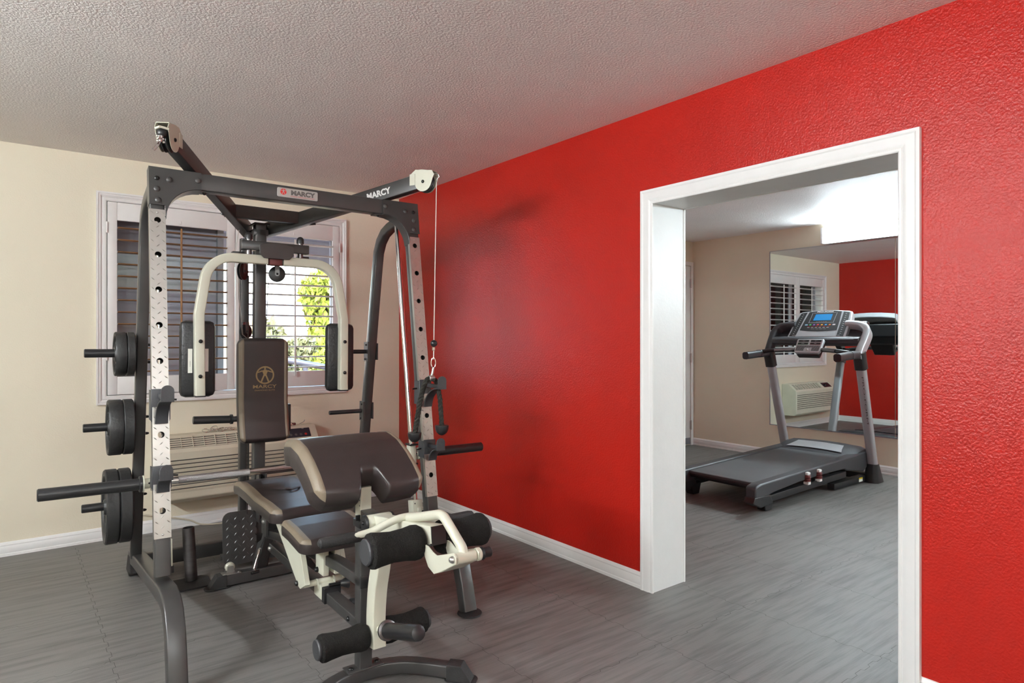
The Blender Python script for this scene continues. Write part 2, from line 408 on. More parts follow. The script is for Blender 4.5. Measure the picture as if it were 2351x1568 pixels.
struct(MB().box((XL - .12, YF, 0), (XL, YB, ZC), M['cream']).build('wall_left', smooth=False))
struct(MB().box((XL, YF - .12, 0), (XM, YF, ZC), M['cream']).build('wall_front', smooth=False))
struct(MB().box((XM, YF, 0), (XM + .12, YB, ZC), M['cream']).build('wall_far', smooth=False))
# doorway casing + jamb liner
cas = MB(); prof = [(0, 0), (.010, 0), (.013, .004), (.013, .012), (.010, .014), (.012, .018), (.016, .030), (.016, .056), (.019, .062), (.019, .073), (0, .073)]
yo = OY1 - .004; yi = OY0 + .004; zo = OZ - .004
def casing(x, sgn, mb):
    path = [(x, yo, 0), (x, yo, zo), (x, yi, zo), (x, yi, 0)]
    mb.sweep(path, [(a, -b * sgn) for a, b in prof], (-sgn, 0, 0), M['trim'])
casing(XR, 1, cas); struct(cas.build('trim_1', ang=25))
cas = MB(); casing(XR2, -1, cas); struct(cas.build('trim_2', ang=25))
j = MB(); jt = .022
j.box((XR - .004, OY1, 0), (XR2 + .004, OY1 + jt, OZ + jt), M['jamb']).box((XR - .004, OY0 - jt, 0), (XR2 + .004, OY0, OZ + jt), M['jamb']).box((XR - .004, OY0, OZ), (XR2 + .004, OY1, OZ + jt), M['jamb'])
struct(j.build('trim_3', smooth=False))
# baseboards
bp = [(0, 0), (.014, 0), (.014, .014), (.011, .018), (.0125, .024), (.012, .050), (.009, .060), (.010, .066), (.007, .074), (.004, .080), (0, .082)]
def board(name, a, b, inward):
    t = (V(b) - V(a)).normalized(); S = V(inward); z = t.cross(S).z
    mb = MB(); mb.sweep([a, b], [(p, q * (1 if z > 0 else -1)) for p, q in bp], S, M['trim']); return struct(mb.build(name, ang=25))
board('baseboard_back', (XL, YB, 0), (XR, YB, 0), (0, -1, 0))
board('baseboard_right', (XR, YB, 0), (XR, OY1 + .069, 0), (-1, 0, 0))
board('baseboard_front', (XR, OY0 - .069, 0), (XR, YF, 0), (-1, 0, 0))
board('baseboard_far', (XM, YB, 0), (XM, YF, 0), (-1, 0, 0))
board('baseboard_middle', (XR2, OY1 + .075, 0), (XR2, YB, 0), (1, 0, 0))
board('baseboard_inner', (XR2, YB, 0), (5.30, YB, 0), (0, -1, 0))
board('baseboard_left', (XL, YF, 0), (XL, YB, 0), (1, 0, 0))
# interlocking seams of the foam mats (24 inch tiles)
def seam_strip(mb, axis, c, lo, hi, ph):
    pts = []; p = .0535; d = .0105; n = int((hi - lo) / p); t = lo
    for k in range(n):
        s = d if k % 2 else -d; a = .005 if k % 2 else -.005
        pts += [(t + .004, s), (t + p * .5 + .0225, s)]; t += p
    pts2 = []
    for q, s in pts: pts2.append(V((c + s * .55, q, .0005)) if axis == 'x' else V((q, c + s * .55, .0005)))
    wd = .0008; S = V((0, 0, 1)); vs = []; fs = []
    for i in range(len(pts2) - 1):
        a, b = pts2[i], pts2[i + 1]; t_ = (b - a).normalized(); n_ = t_.cross(S) * wd; k = len(vs)
        vs += [a + n_ - t_ * wd, a - n_ - t_ * wd, b - n_ + t_ * wd, b + n_ + t_ * wd]; fs.append((k, k + 1, k + 2, k + 3))
    mb.add(vs, fs, M['seam'])
sm = MB()
for k in range(-3, 11): 
    x = .316 + .6095 * k
    if XL < x < XM and abs(x - 2.67) > .02: seam_strip(sm, 'x', x, YF + .05, YB - .05, k)
for k in range(-5, 7):
    y = 1.757 + .6155 * k
    if YF < y < YB: seam_strip(sm, 'y', y, XL + .05, XM - .05, k)
so = sm.build('mat_seam', fl, smooth=False)

# ------------------------------------------------------------------ plantation-shutter windows
def window(name, W, y, left_brown, has_screen):
    x0, x1, z0, z1 = W
    root = bpy.data.objects.new(name, None); COL.objects.link(root); struct(root); root.location = (0, 0, 0)
    c = MB(); pr = [(0, 0), (.012, 0), (.016, .006), (.016, .020), (.012, .024), (.016, .030), (.020, .034), (.020, .042), (.024, .046), (.024, .056), (0, .056)]
    i0, i1, k0, k1 = x0 + .056, x1 - .056, z0 + .056, z1 - .056; xm = (x0 + x1) / 2
    path = [(xm, y, k1), (i0, y, k1), (i0, y, k0), (i1, y, k0), (i1, y, k1), (xm, y, k1)]
    c.sweep(path, [(a, b) for a, b in pr], (0, -1, 0), M['shutter']); c.build('casing', root, ang=25)
    # reveal and aluminium slider
    r = MB(); d = .15; t = .02
    r.box((i0 - t, y - .01, k0 - t), (i0, y + d, k1 + t), M['trim']).box((i1, y - .01, k0 - t), (i1 + t, y + d, k1 + t), M['trim']).box((i0, y - .01, k0 - t), (i1, y + d, k0), M['trim']).box((i0, y - .01, k1), (i1, y + d, k1 + t), M['trim']); r.build('reveal', root, smooth=False)
    fy = y + .125; f = MB(); a = .026
    f.box((i0, fy, k0), (i0 + a, fy + .03, k1), M['alu']).box((i1 - a * .5, fy, k0), (i1, fy + .03, k1), M['alu']).box((i0, fy, k0), (i1, fy + .03, k0 + a), M['alu']).box((i0, fy, k1 - a), (i1, fy + .03, k1), M['alu']).box((xm - .085, fy - .012, k0), (xm - .045, fy + .03, k1), M['alu'])
    f.build('sash_frame', root, smooth=False)
    MB().box((i0 + a, fy + .012, k0 + a), (i1 - a * .5, fy + .016, k1 - a), M['glass']).build('pane', root, smooth=False)
    if has_screen: MB().box((i0 + a, fy + .032, k0 + a), (xm - .045, fy + .034, k1 - a), M['screen']).build('insect_screen', root, smooth=False)
    gap = .004; zt, zb = k1 - gap, k0 + gap
    for side, (p0, p1) in enumerate(((i0 + gap, xm - .003), (xm + .003, i1 - gap))):
        st = .052; top = zt - .115; bot = zb + .115; y0, y1 = y - .022, y + .006
        p = MB()
        p.box((p0, y0, zb), (p0 + st, y1, zt), M['shutter'], r=.003).box((p1 - st, y0, zb), (p1, y1, zt), M['shutter'], r=.003).box((p0 + st, y0 + .001, top), (p1 - st, y1 - .001, zt), M['shutter'], r=.003).box((p0 + st, y0 + .001, zb), (p1 - st, y1 - .001, bot), M['shutter'], r=.003)
        hx = p0 - .004 if side == 0 else p1 + .004
        for hz in (zt - .20, zb + .22): p.cyl((hx, y0 - .004, hz), (hx, y0 - .004, hz + .07), .006, M['shutter'], 10)
        sh = p.build('shutter_panel', root, ang=30)
        n = 13; pitch = (top - bot) / n; lm = (M['louvl'], M['brown']) if (side == 0 and left_brown) else (M['shutter'], M['shutter'])
        for k in range(n):
            zc = top - pitch * (k + .62); l = MB(); ch = .032; th = .0055; yc = y - .008
            ell = [(ch * math.cos(2 * PI * q / 16), th * math.sin(2 * PI * q / 16)) for q in range(16)]
            tl = math.radians(-3)
            el2 = [(u * math.cos(tl) - v_ * math.sin(tl), u * math.sin(tl) + v_ * math.cos(tl)) for u, v_ in ell]
            k1_ = len(el2); vs = [V((xx, yc + u, zc + v_)) for xx in (p0 + st + .002, p1 - st - .002) for u, v_ in el2]
            body = [(q, (q + 1) % k1_, (q + 1) % k1_ + k1_, q + k1_) for q in range(k1_)]
            front = [f_ for q, f_ in enumerate(body) if 5 <= q <= 10]; rest = [f_ for q, f_ in enumerate(body) if not 5 <= q <= 10]
            l.add(vs, rest + [list(range(k1_))[::-1], list(range(k1_, 2 * k1_))], lm[0]); l.v_ = 0
            o = len(l.v) - len(vs)
            for f_ in front: l.f.append([i + o for i in f_]); l.m.append(l.mi(lm[1]))
            l.build('louver', sh)
        rx = p0 + st + (p1 - p0 - 2 * st) * (.555 if side == 0 else .545)
        MB().box((rx - .006, y - .050, bot - .035), (rx + .006, y - .040, top - .02), lm[1], r=.002).build('tilt_rod', sh)
        MB().box((rx - .006, y - .024, top + .012), (rx + .006, y - .016, top + .035), M['shutter'], r=.003).build('rod_catch', sh)
    return root
window('window_1', W1, YB, True, True)
window('window_2', W2, YB, False, False)

# ------------------------------------------------------------------ door of the second room (seen through the doorway)
d = bpy.data.objects.new('door_1', None); COL.objects.link(d); struct(d)
fr = MB(); fr.box((6.425, YB - .022, 0), (6.47, YB, 2.185), M['trim']).box((5.36, YB - .022, 2.14), (6.425, YB, 2.185), M['trim']).box((5.31, YB - .022, 0), (5.36, YB, 2.185), M['trim']); fr.build('door_frame', d, smooth=False)
MB().box((5.37, YB - .016, .012), (6.415, YB - .001, 2.132), M['trim'], r=.002).build('door_leaf', d)
MB().box((5.37, YB - .019, .014), (6.415, YB - .0155, .09), M['alu']).build('door_sweep', d, smooth=False)
for z in (1.93, 1.04, .24):
    h = MB(); h.cyl((6.421, YB - .026, z - .055), (6.421, YB - .026, z + .055), .009, M['zinc'], 12).box((6.405, YB - .0225, z - .05), (6.44, YB - .018, z + .05), M['zinc']); h.build('hinge', d)
MB().ball((5.44, YB - .06, 1.0), .028, M['zinc']).cyl((5.44, YB - .06, 1.0), (5.44, YB - .016, 1.0), .012, M['zinc']).build('door_knob', d)

# ------------------------------------------------------------------ wall strip lights
def strip_light(x, y0, y1, z0, z1, sgn, label, power, tint=(.90, .965, 1.0)):
    """open two-tube strip on a wall; sgn = direction it faces along x"""
    root = thing('wall_lamp', label, 'light', (x, (y0 + y1) / 2, z0)); L = (y1 - y0) / 2; H = z1 - z0
    b = MB(); b.box((0, -L, .012), (sgn * .035, L, H - .012), M['lampbody'], r=.004).box((0, -L, 0), (sgn * .085, -L + .018, H), M['lampbody'], r=.006).box((0, L - .018, 0), (sgn * .085, L, H), M['lampbody'], r=.006)
    b.box((sgn * .0, -L, -.004), (sgn * .05, L, .012), M['lampbody'], r=.004); b.build('housing', root)
    m = M['lamp'].copy(); m.node_tree.nodes['Principled BSDF'].inputs['Emission Strength'].default_value = power; m.node_tree.nodes['Principled BSDF'].inputs['Emission Color'].default_value = (*tint, 1)
    for zc in (H * .30, H * .70):
        t = MB(); t.lathe((sgn * .060, -L + .018, zc), (0, 1, 0), [(0, .010), (.012, .019), (2 * L - .048, .019), (2 * L - .036, .010)], m, 16)
        t.build('fluorescent_tube', root)
    return root
strip_light(XM, 1.95, 3.218, 2.222, 2.376, -1, 'lit white two-tube strip light on the wall above the mirror', 105, (.78, .93, 1.0))
strip_light(XM, -1.35, .15, 2.05, 2.205, -1, 'added unseen two-tube fill light on the mirror wall, away from the treadmill', 280, (.78, .93, 1.0))  # added fill lamp, out of view, to brighten the second room
strip_light(XL, 1.35, 2.85, 2.03, 2.185, 1, 'lit two-tube strip light high on the wall facing the red wall', 200)
strip_light(XL, -1.55, -.05, 2.00, 2.155, 1, 'added unseen two-tube fill light on the wall beside the front corner', 110)  # added fill lamp, out of view, to lift the main ceiling
fs_ = strip_light(0, -.75, .75, 0, .155, 1, 'added unseen two-tube fill light high on the front wall', 48)  # added fill lamp on the unseen front wall, brightens the main room
fs_.location = (.4, YF, 2.0); fs_.rotation_euler = (0, 0, PI / 2)

# ------------------------------------------------------------------ wall mirror
mm = MB(); mm.box((XM - .007, 2.560, .349), (XM - .001, 3.805, 2.205), M['mirror']); tag(mm.build('wall_mirror', smooth=False), 'large frameless wall mirror panel behind the treadmill console', 'mirror')
mm = MB(); mm.box((XM - .007, 1.30, .349), (XM - .001, 2.554, 2.205), M['mirror']); tag(mm.build('wall_mirror', smooth=False), 'second wall mirror panel, right of the thin vertical joint beside the treadmill', 'mirror')
tr = MB(); tr.box((XM - .012, 1.30, .343), (XM, 3.810, .352), M['alu']).box((XM - .012, 1.30, 2.203), (XM, 3.810, 2.213), M['zinc']).box((XM - .010, 3.805, .345), (XM, 3.812, 2.211), M['alu']); struct(tr.build('trim_4', smooth=False))

# ------------------------------------------------------------------ outdoors
def ext(name, mb, **k): return struct(mb.build(name, **k))
g = MB(); g.box((-400, YB + 3.2, -.5), (400, 400, -.35), M['dirt']); ext('ground_outside', g, smooth=False)
g = MB(); g.box((-300, YB + .16, -.30), (300, YB + 3.2, -.10), M['asph']); ext('path_outside', g, smooth=False)
g = MB(); g.box((-300, 19.5, -.36), (300, 23.0, -.34), M['asph']); ext('road_outside', g, smooth=False)
g = MB(); g.box((-6, YB + .16, 2.46), (14, 7.9, 2.6), M['soffit']).box((-6, 7.75, 2.18), (14, 7.9, 2.6), M['soffit']); ext('roof_overhang', g, smooth=False)
def ridge(name, y, x0, x1, base, h, m, seed, n=60, depth=14):
    rnd = random.Random(seed); ph = [rnd.uniform(0, 6) for _ in range(6)]; vs = []; fs = []
    rows = 6
    for i in range(n + 1):
        x = x0 + (x1 - x0) * i / n; hh = h * (.72 + .16 * math.sin(i * .23 + ph[0]) + .09 * math.sin(i * .61 + ph[1]) + .05 * math.sin(i * 1.7 + ph[2]))
        for r in range(rows): t = r / (rows - 1); vs.append(V((x, y + depth * t + rnd.uniform(-.3, .3) * depth * .1, base + (hh - base) * math.sin(t * PI / 2))))
    for i in range(n):
        for r in range(rows - 1): a = i * rows + r; fs.append((a, a + rows, a + rows + 1, a + 1))
    mb = MB(); mb.add(vs, fs, m); ext(name, mb)
ridge('hill_outside', 42, -260, 260, -.4, 4.6, M['hillm'], 3, n=160, depth=55)
ridge('mountain_outside', 420, -1200, 1200, -5, 60, M['mount'], 9, depth=120)
def px_at(px, y):  # helper for laying out things beyond the window: photo column -> x at distance y
    a = math.radians(37.78) + math.atan((px - 1175.5) / 1484.7); return y * math.tan(a)
def foliage(mb, c, r, n, m, leaf, seed, flat=1.):
    rnd = random.Random(seed)
    for _ in range(n):
        d = V((rnd.gauss(0, 1), rnd.gauss(0, 1), rnd.gauss(0, 1))).normalized() * (rnd.random() ** .4); p = V(c) + V((d.x * r[0], d.y * r[1], d.z * r[2]))
        R = Euler((rnd.uniform(0, 6), rnd.uniform(0, 6), rnd.uniform(0, 6))).to_matrix(); s = leaf * rnd.uniform(.6, 1.4)
        mb.add([p + R @ V(q) for q in ((-s, 0, 0), (0, -s * .5, s * .15), (s, 0, 0), (0, s * .5, s * .15))], [(0, 1, 2, 3)], m)
def tree(px, y, h, r, m, label, seed):
    x = px_at(px, y); root = thing('tree', label, 'tree', (x, y, -.35)); rnd = random.Random(seed)
    t = MB(); t.tube([(0, 0, 0), (.05, 0, h * .35), (0, .1, h * .7)], [.12, .09, .04], M['bark'], 8)
    for k in range(5):
        a = k * 1.3; t.tube([(.03, 0, h * (.25 + .08 * k)), (math.cos(a) * r * .7, math.sin(a) * r * .7, h * (.5 + .08 * k))], [.05, .015], M['bark'], 6)
    t.build('trunk', root); f = MB()
    for k in range(11):
        a = rnd.uniform(0, 6.28); q = rnd.uniform(0, .6) * r; foliage(f, (math.cos(a) * q, math.sin(a) * q, h * rnd.uniform(.30, .92)), (r * .55, r * .55, h * .16), 330, m, .12, seed * 31 + k)
    f.build('crown', root, smooth=False)
tree(752, 17.5, 3.7, .95, M['leaf'], 'yellow-green leafy tree outside, at the edge of the open shutter', 5)
for i, (px, y, w_, h, lab) in enumerate(((622, 12.4, .42, 1.95, 'grey-green bush outside, directly beyond the upright centre post'), (662, 13.6, .42, 1.9, 'pale grey-green bush outside, at the middle of the clear window half'), (703, 14.8, .42, 1.7, 'dark green bush outside, at the foot of the yellow-green tree'))):
    x = px_at(px, y); root = thing('shrub', lab, 'bush', (x, y, -.35)); f = MB()
    for k in range(7): foliage(f, (random.uniform(-.5, .5) * w_, random.uniform(-.3, .3), h * random.uniform(.3, .75)), (w_ * .5, w_ * .5, h * .3), 300, M['leafd'] if i < 2 else (M['leafd'] if random.random() < .6 else M['leaf']), .08, 100 + i * 9 + k)
    f.build('foliage', root, smooth=False); t = MB(); t.tube([(0, 0, 0), (.02, 0, h * .5)], [.04, .02], M['bark'], 6); t.build('stem', root)
for i, (px, y, r, lab) in enumerate(((628, 24, .95, 'rounded pale boulder outside, low behind the bushes'), (660, 27.5, 1.25, 'largest pale boulder outside, sunlit above the bushes'), (596, 31, .85, 'pale boulder outside, half hidden by the machine centre post'))):
    bm = bmesh.new(); bmesh.ops.create_icosphere(bm, subdivisions=3, radius=r); rnd = random.Random(i)
    for v in bm.verts: v.co *= 1 + .16 * math.sin(v.co.x * 3.1 / r + i) * math.cos(v.co.y * 2.3 / r) + rnd.uniform(-.03, .03); v.co.z *= .8
    me = bpy.data.meshes.new('boulder'); bm.to_mesh(me); bm.free(); me.materials.append(M['stone']); o = bpy.data.objects.new('boulder', me); COL.objects.link(o); o.location = (px_at(px, y), y, .75 + .25 * (i == 1)); tag(o, lab, 'boulder')
g = MB(); g.box((-12, 9.5, -.4), (-9, 60, 5.5), mat('pale_outdoor_stucco', (.75, .73, .76), .9)); ext('building_outside', g, smooth=False)
p = MB(); p.tube([(px_at(600, 10.9), 10.9, .98), (px_at(800, 10.3), 10.3, .72)], .05, M['pipe'], 10)
for q in (.15, .5, .85): pp = V((px_at(600, 10.9), 10.9, .98)).lerp(V((px_at(800, 10.3), 10.3, .72)), q); p.tube([pp, (pp.x, pp.y, -.35)], .04, M['pipe'], 8)
tag(p.build('handrail'), 'dark sloping metal rail outside, in front of the bushes', 'rail')

# ------------------------------------------------------------------ world, sun, camera
wd = bpy.data.worlds.new('daylight'); SC.world = wd; wd.use_nodes = True; nt = wd.node_tree
sk = nt.nodes.new('ShaderNodeTexSky'); sk.sky_type = 'NISHITA'; sk.sun_disc = False; sk.sun_elevation = math.radians(28); sk.sun_rotation = math.radians(200); sk.air_density = 1.2; sk.dust_density = 2.5
nt.links.new(sk.outputs[0], nt.nodes['Background'].inputs[0]); nt.nodes['Background'].inputs[1].default_value = 2.6
sl = bpy.data.lights.new('sun', 'SUN'); sl.energy = 4.5; sl.angle = .009; sl.color = (1, .90, .74); so_ = bpy.data.objects.new('sun', sl); COL.objects.link(so_)
so_.rotation_euler = V((-.35, .72, -.55)).to_track_quat('-Z', 'Y').to_euler()
cam = bpy.data.cameras.new('camera'); co = bpy.data.objects.new('camera', cam); COL.objects.link(co); SC.camera = co
cam.sensor_width = 36; cam.sensor_fit = 'HORIZONTAL'; cam.lens = 1484.7 / 2351 * 36; cam.shift_y = -8.5 / 2351; cam.clip_start = .05; cam.clip_end = 2000
co.location = (0, 0, 1.28); co.rotation_euler = (PI / 2, 0, math.radians(-37.78))
SC.view_settings.view_transform = 'Standard'; SC.view_settings.look = 'None'; SC.view_settings.gamma = 1; SC.view_settings.use_curve_mapping = False
SC.view_settings.exposure = 0.55
SC.cycles.use_denoising = True; SC.cycles.max_bounces = 10; SC.cycles.diffuse_bounces = 5; SC.cycles.glossy_bounces = 5; SC.cycles.transparent_max_bounces = 12
SC.cycles.sample_clamp_indirect = 6; SC.cycles.caustics_reflective = False; SC.cycles.caustics_refractive = False

# ------------------------------------------------------------------ smith machine (local: u to the right, v to the back, z up)
WD = 1.2826
RK = thing('smith_machine', 'tall charcoal cable rack machine with tread-plate uprights, standing before the shuttered window', 'gym machine', (.4338, 2.5177, .002))
RK.rotation_euler = (Matrix.Rotation(math.radians(-1.7007), 3, 'Z') @ Matrix.Rotation(math.radians(.3768), 3, 'Y')).to_euler()
RKM = Matrix.Translation(RK.location) @ RK.rotation_euler.to_matrix().to_4x4()
D = M['dark']
def mir(u, s): return u if s == 0 else WD - u
LEAN = .1614
def vf(z): return .3718 + (z - .4792) * LEAN          # front face of the uprights
ld = V((0, LEAN, 1)).normalized(); lb = V((0, 1, -LEAN)).normalized()   # along / behind the upright
for s in (0, 1):
    X = lambda u: mir(u, s)
    # base rail with its goose-neck front leg
    b = MB(); top = [(0, .000), (.008, .05), (.030, .125), (.062, .215), (.105, .285), (.165, .318), (.26, .324), (.345, .314), (.60, .275), (1.22, .178), (1.52, .128)]
    path = []
    for i, (v, z) in enumerate(top):
        a = V((0, *top[max(i - 1, 0)])); c = V((0, *top[min(i + 1, len(top) - 1)])); t = (c - a).normalized(); n = V((0, t.z, -t.y))
        ins = .022 * max(0, (v - .33)) / 1.2; h = .031 if v > .1 else .026
        path.append(V((X(.033 + ins), v, z)) + n * h)
    path[0].z = .012 if s == 0 else .016
    b.sweep(path, rrect(.066, .060, .007), (1, 0, 0), D, caps=True); b.build('base_rail', RK, ang=50)
    f = MB(); u0 = X(.055); f.prism([(1.40, .128), (1.52, .108), (1.60, .004), (1.47, .004), (1.455, .03), (1.41, .03)], (.07, 0, 0), (u0 - .035, 0, 0), (0, 1, 0), (0, 0, 1), M['rubber']); f.build('rubber_foot', RK, bevel=.004)
    pl = MB(); pl.lathe((X(.033), .012, .001 if s == 0 else .010), (0, 0, 1), [(0, .058), (.003, .056), (.004, .03)], M['rubber'], 28); pl.build('foot_disc', RK)
    # front upright: hollow tube + bright tread plate, both drilled through
    zb, zt = .335, 1.955; um = X(.031)
    dpt = .058
    mid = lambda z: V((um, vf(z), z)) + lb * (dpt / 2 + .0022)
    up = MB(); up.sweep([mid(zb), mid(zt)], rrect(.058, dpt, .007), (1, 0, 0), D, inner=rrect(.052, dpt - .006, .004)); uo = up.build('upright', RK, ang=50)
    z0, z1 = .479, 1.827; pm = MB(); ctr = lambda z: V((um, vf(z), z))
    prof = [(-.0308, .0), (-.0308, .020), (-.0293, .020), (-.0293, .0019), (.0293, .0019), (.0293, .020), (.0308, .020), (.0308, 0)]
    pm.sweep([ctr(z0), ctr(z1)], [(a, -q if False else q) for a, q in prof], (1, 0, 0), M['tread'])
    # orient: profile depth must point to the back
    po = pm.build('tread_plate', RK, ang=30)
    if (po.data.vertices[1].co - po.data.vertices[0].co).dot(lb) < 0:
        bpy.data.objects.remove(po); pm = MB(); pm.sweep([ctr(z0), ctr(z1)], [(a, -q) for a, q in prof], (1, 0, 0), M['tread']); po = pm.build('tread_plate', RK, ang=30)
    hz = [.585 + .1494 * k for k in range(9)]
    cu = MB()
    for z in hz:
        c = ctr(z); cu.cyl(c - lb * .03, c + lb * .12, .0128, D, 20, 0)
    cut(uo, cu)
    cu = MB()
    for z in hz:
        c = ctr(z); cu.cyl(c - lb * .03, c + lb * .010, .0128, D, 20, 0)
    cut(po, cu)
    tz = MB(); row = 0; z = z0 + .022
    def loz(uc, z_, tilt, tz=tz):
        c = ctr(z_) + V((uc - (um - um), 0, 0)); c.x = um + uc; ax = (V((1, 0, 0)) * math.cos(tilt) + ld * math.sin(tilt)); ay = (V((1, 0, 0)) * -math.sin(tilt) + ld * math.cos(tilt)); n = -lb
        L_, w_ = .0092, .0023
        tz.add([c - ax * L_, c - ay * w_, c + ax * L_, c + ay * w_, c + n * .0016 - ax * L_ * .55, c + n * .0016 + ax * L_ * .55], [(0, 1, 4), (1, 5, 4), (1, 2, 5), (2, 3, 5), (3, 0, 4), (3, 4, 5)], M['tread'])
    while z < z1 - .012:
        for uc in (-.0215, .0215): loz(uc, z, math.radians(-42))
        zz = z + .0205
        if zz < z1 - .012 and min(abs(zz - h) for h in hz) > .019: loz(0, zz, math.radians(42))
        z += .041
    for z in (z0 + .014, z1 - .014): tz.bolt(ctr(z) - lb * .0005, -lb, .0045, M['zinc'], .0025)
    extend(po, tz)
    # rear upright bending forward into the front upright
    r = MB(); us = X(.036)
    rp = [(1.318, .150), (1.164, 1.064), (1.082, 1.537), (1.050, 1.72), (1.035, 1.79), (1.0, 1.85), (.945, 1.893), (.88, 1.915), (.66, 1.955)]
    r.sweep([V((us, v - .005, z)) for v, z in rp], rrect(.050, .052, .007), (1, 0, 0), D); r.build('rear_upright', RK, ang=50)
    # gusset plate in front of the corner
    gz = 2.012; g = MB(); sg = 1 if s == 0 else -1; uo_ = X(0.0)
    bt = zt - .11; arc = [(.205 - .142 * math.cos(a), gz - .077 - .142 + .142 * math.sin(a)) for a in [PI / 2 * k / 8 for k in range(9)]]
    poly = [(0, 1.846), (.060, 1.846)] + [(max(x, .06), z) for x, z in arc] + [(.205, gz), (0, gz)]
    e1 = V((sg, 0, 0)); org = V((uo_, vf(0) - .003, 0)); e2 = V((0, LEAN, 1))
    g.prism(poly, -lb * .004, org, e1, e2, D)
    for x, z in ((.030, 1.962), (.078, 1.962), (.030, 1.915), (.192, 1.975), (.034, 1.866)):
        p = org + e1 * x + e2 * z - lb * .004; g.bolt(p, -lb, .0125 if x != .030 or z < 1.95 else .010, D if not (x == .030 and z > 1.95) else M['bolt'], .006)
    # side return of the gusset and underside web
    g.box((uo_ - .002, vf(1.85) - .002, 1.84), (uo_ + .002, vf(1.85) + .08, 1.99), D) if False else None
    web = [V((uo_, vf(1.84) + .032, 1.84)) + V((0, 0, 0))]
    g.sweep([org + e1 * max(x, .06) + e2 * z + lb * .030 for x, z in [(.06, 1.80)] + arc], rrect(.060, .003, .001, 1), lb, D)
    g.sweep([V((uo_ + sg * .0015, vf(z) + .029, z)) for z in (1.845, 2.010)], rrect(.058, .003, .001, 1), lb, D)
    g.build('gusset_plate', RK, bevel=.0012)
    # plate storage pegs on the rear upright
    for zc in (1.203, .842, .441):
        vv = 1.305 - (zc - .15) * .169; k = MB(); dr = -1 if s == 0 else 1; u_in = X(.010)
        k.box((min(u_in, u_in + dr * .006), vv - .026, zc - .05), (max(u_in, u_in + dr * .006), vv + .030, zc + .05), D)
        L_ = .212 if s == 0 else .225; rr = .0205
        if s == 1: k.cyl((u_in - .062, vv, zc), (u_in - .062 - .20, vv, zc), .0125, M['black'], 18); k.box((u_in - .062, vv - .03, zc - .058), (u_in - .050, vv + .028, zc + .058), D)
        else: k.cyl((u_in, vv, zc), (u_in - L_, vv, zc), rr, M['black'], 24, .003)
        for q in (-.045, .040): k.bolt((X(.064) if s == 0 else X(.064), vv + q * -.15, zc + q), (1 if s == 0 else -1, 0, 0), .007, M['bolt'], .014)
        k.build('plate_peg', RK)
# top beam
b = MB(); vb = vf(1.965); b.sweep([V((.06, vb + .035, 1.9735)), V((WD - .06, vb + .035, 1.9735))], rrect(.064, .077, .006), (0, 1, 0), D); 
for u in (.222, WD - .222):
    b.box((u - .02, vb + .01, 1.931), (u + .02, vb + .07, 1.936), D); b.bolt((u, vb + .02, 1.932), (0, 0, -1), .009, None, .012)
b.build('top_beam', RK, ang=50)
bd = MB(); bv = vb + .0022; bd.prism(rrect(.196, .0455, .007, 4), (0, -.003, 0), (.634, bv, 1.977), (1, 0, 0), (0, 0, 1), M['badge']); bo = bd.build('badge', RK, bevel=.0015, label='satin name badge on the top beam')
t = MB(); put_text(t, 'MARCY', (.660, bv - .0035, 1.980), (1, 0, 0), (0, 0, 1), .030, M['greyink'], wid=.118, bold=.0016)
put_text(t, 'FITNESS TRAINING SYSTEMS', (.657, bv - .0035, 1.9625), (1, 0, 0), (0, 0, 1), .006, M['redink'], wid=.116)
logo(t, (.565, bv - .0031, 1.980), (1, 0, 0), (0, 0, 1), (0, -.0006, 0), .0145, M['badge'], M['redink'], disc=True)
t.build('lettering', bo, smooth=False)
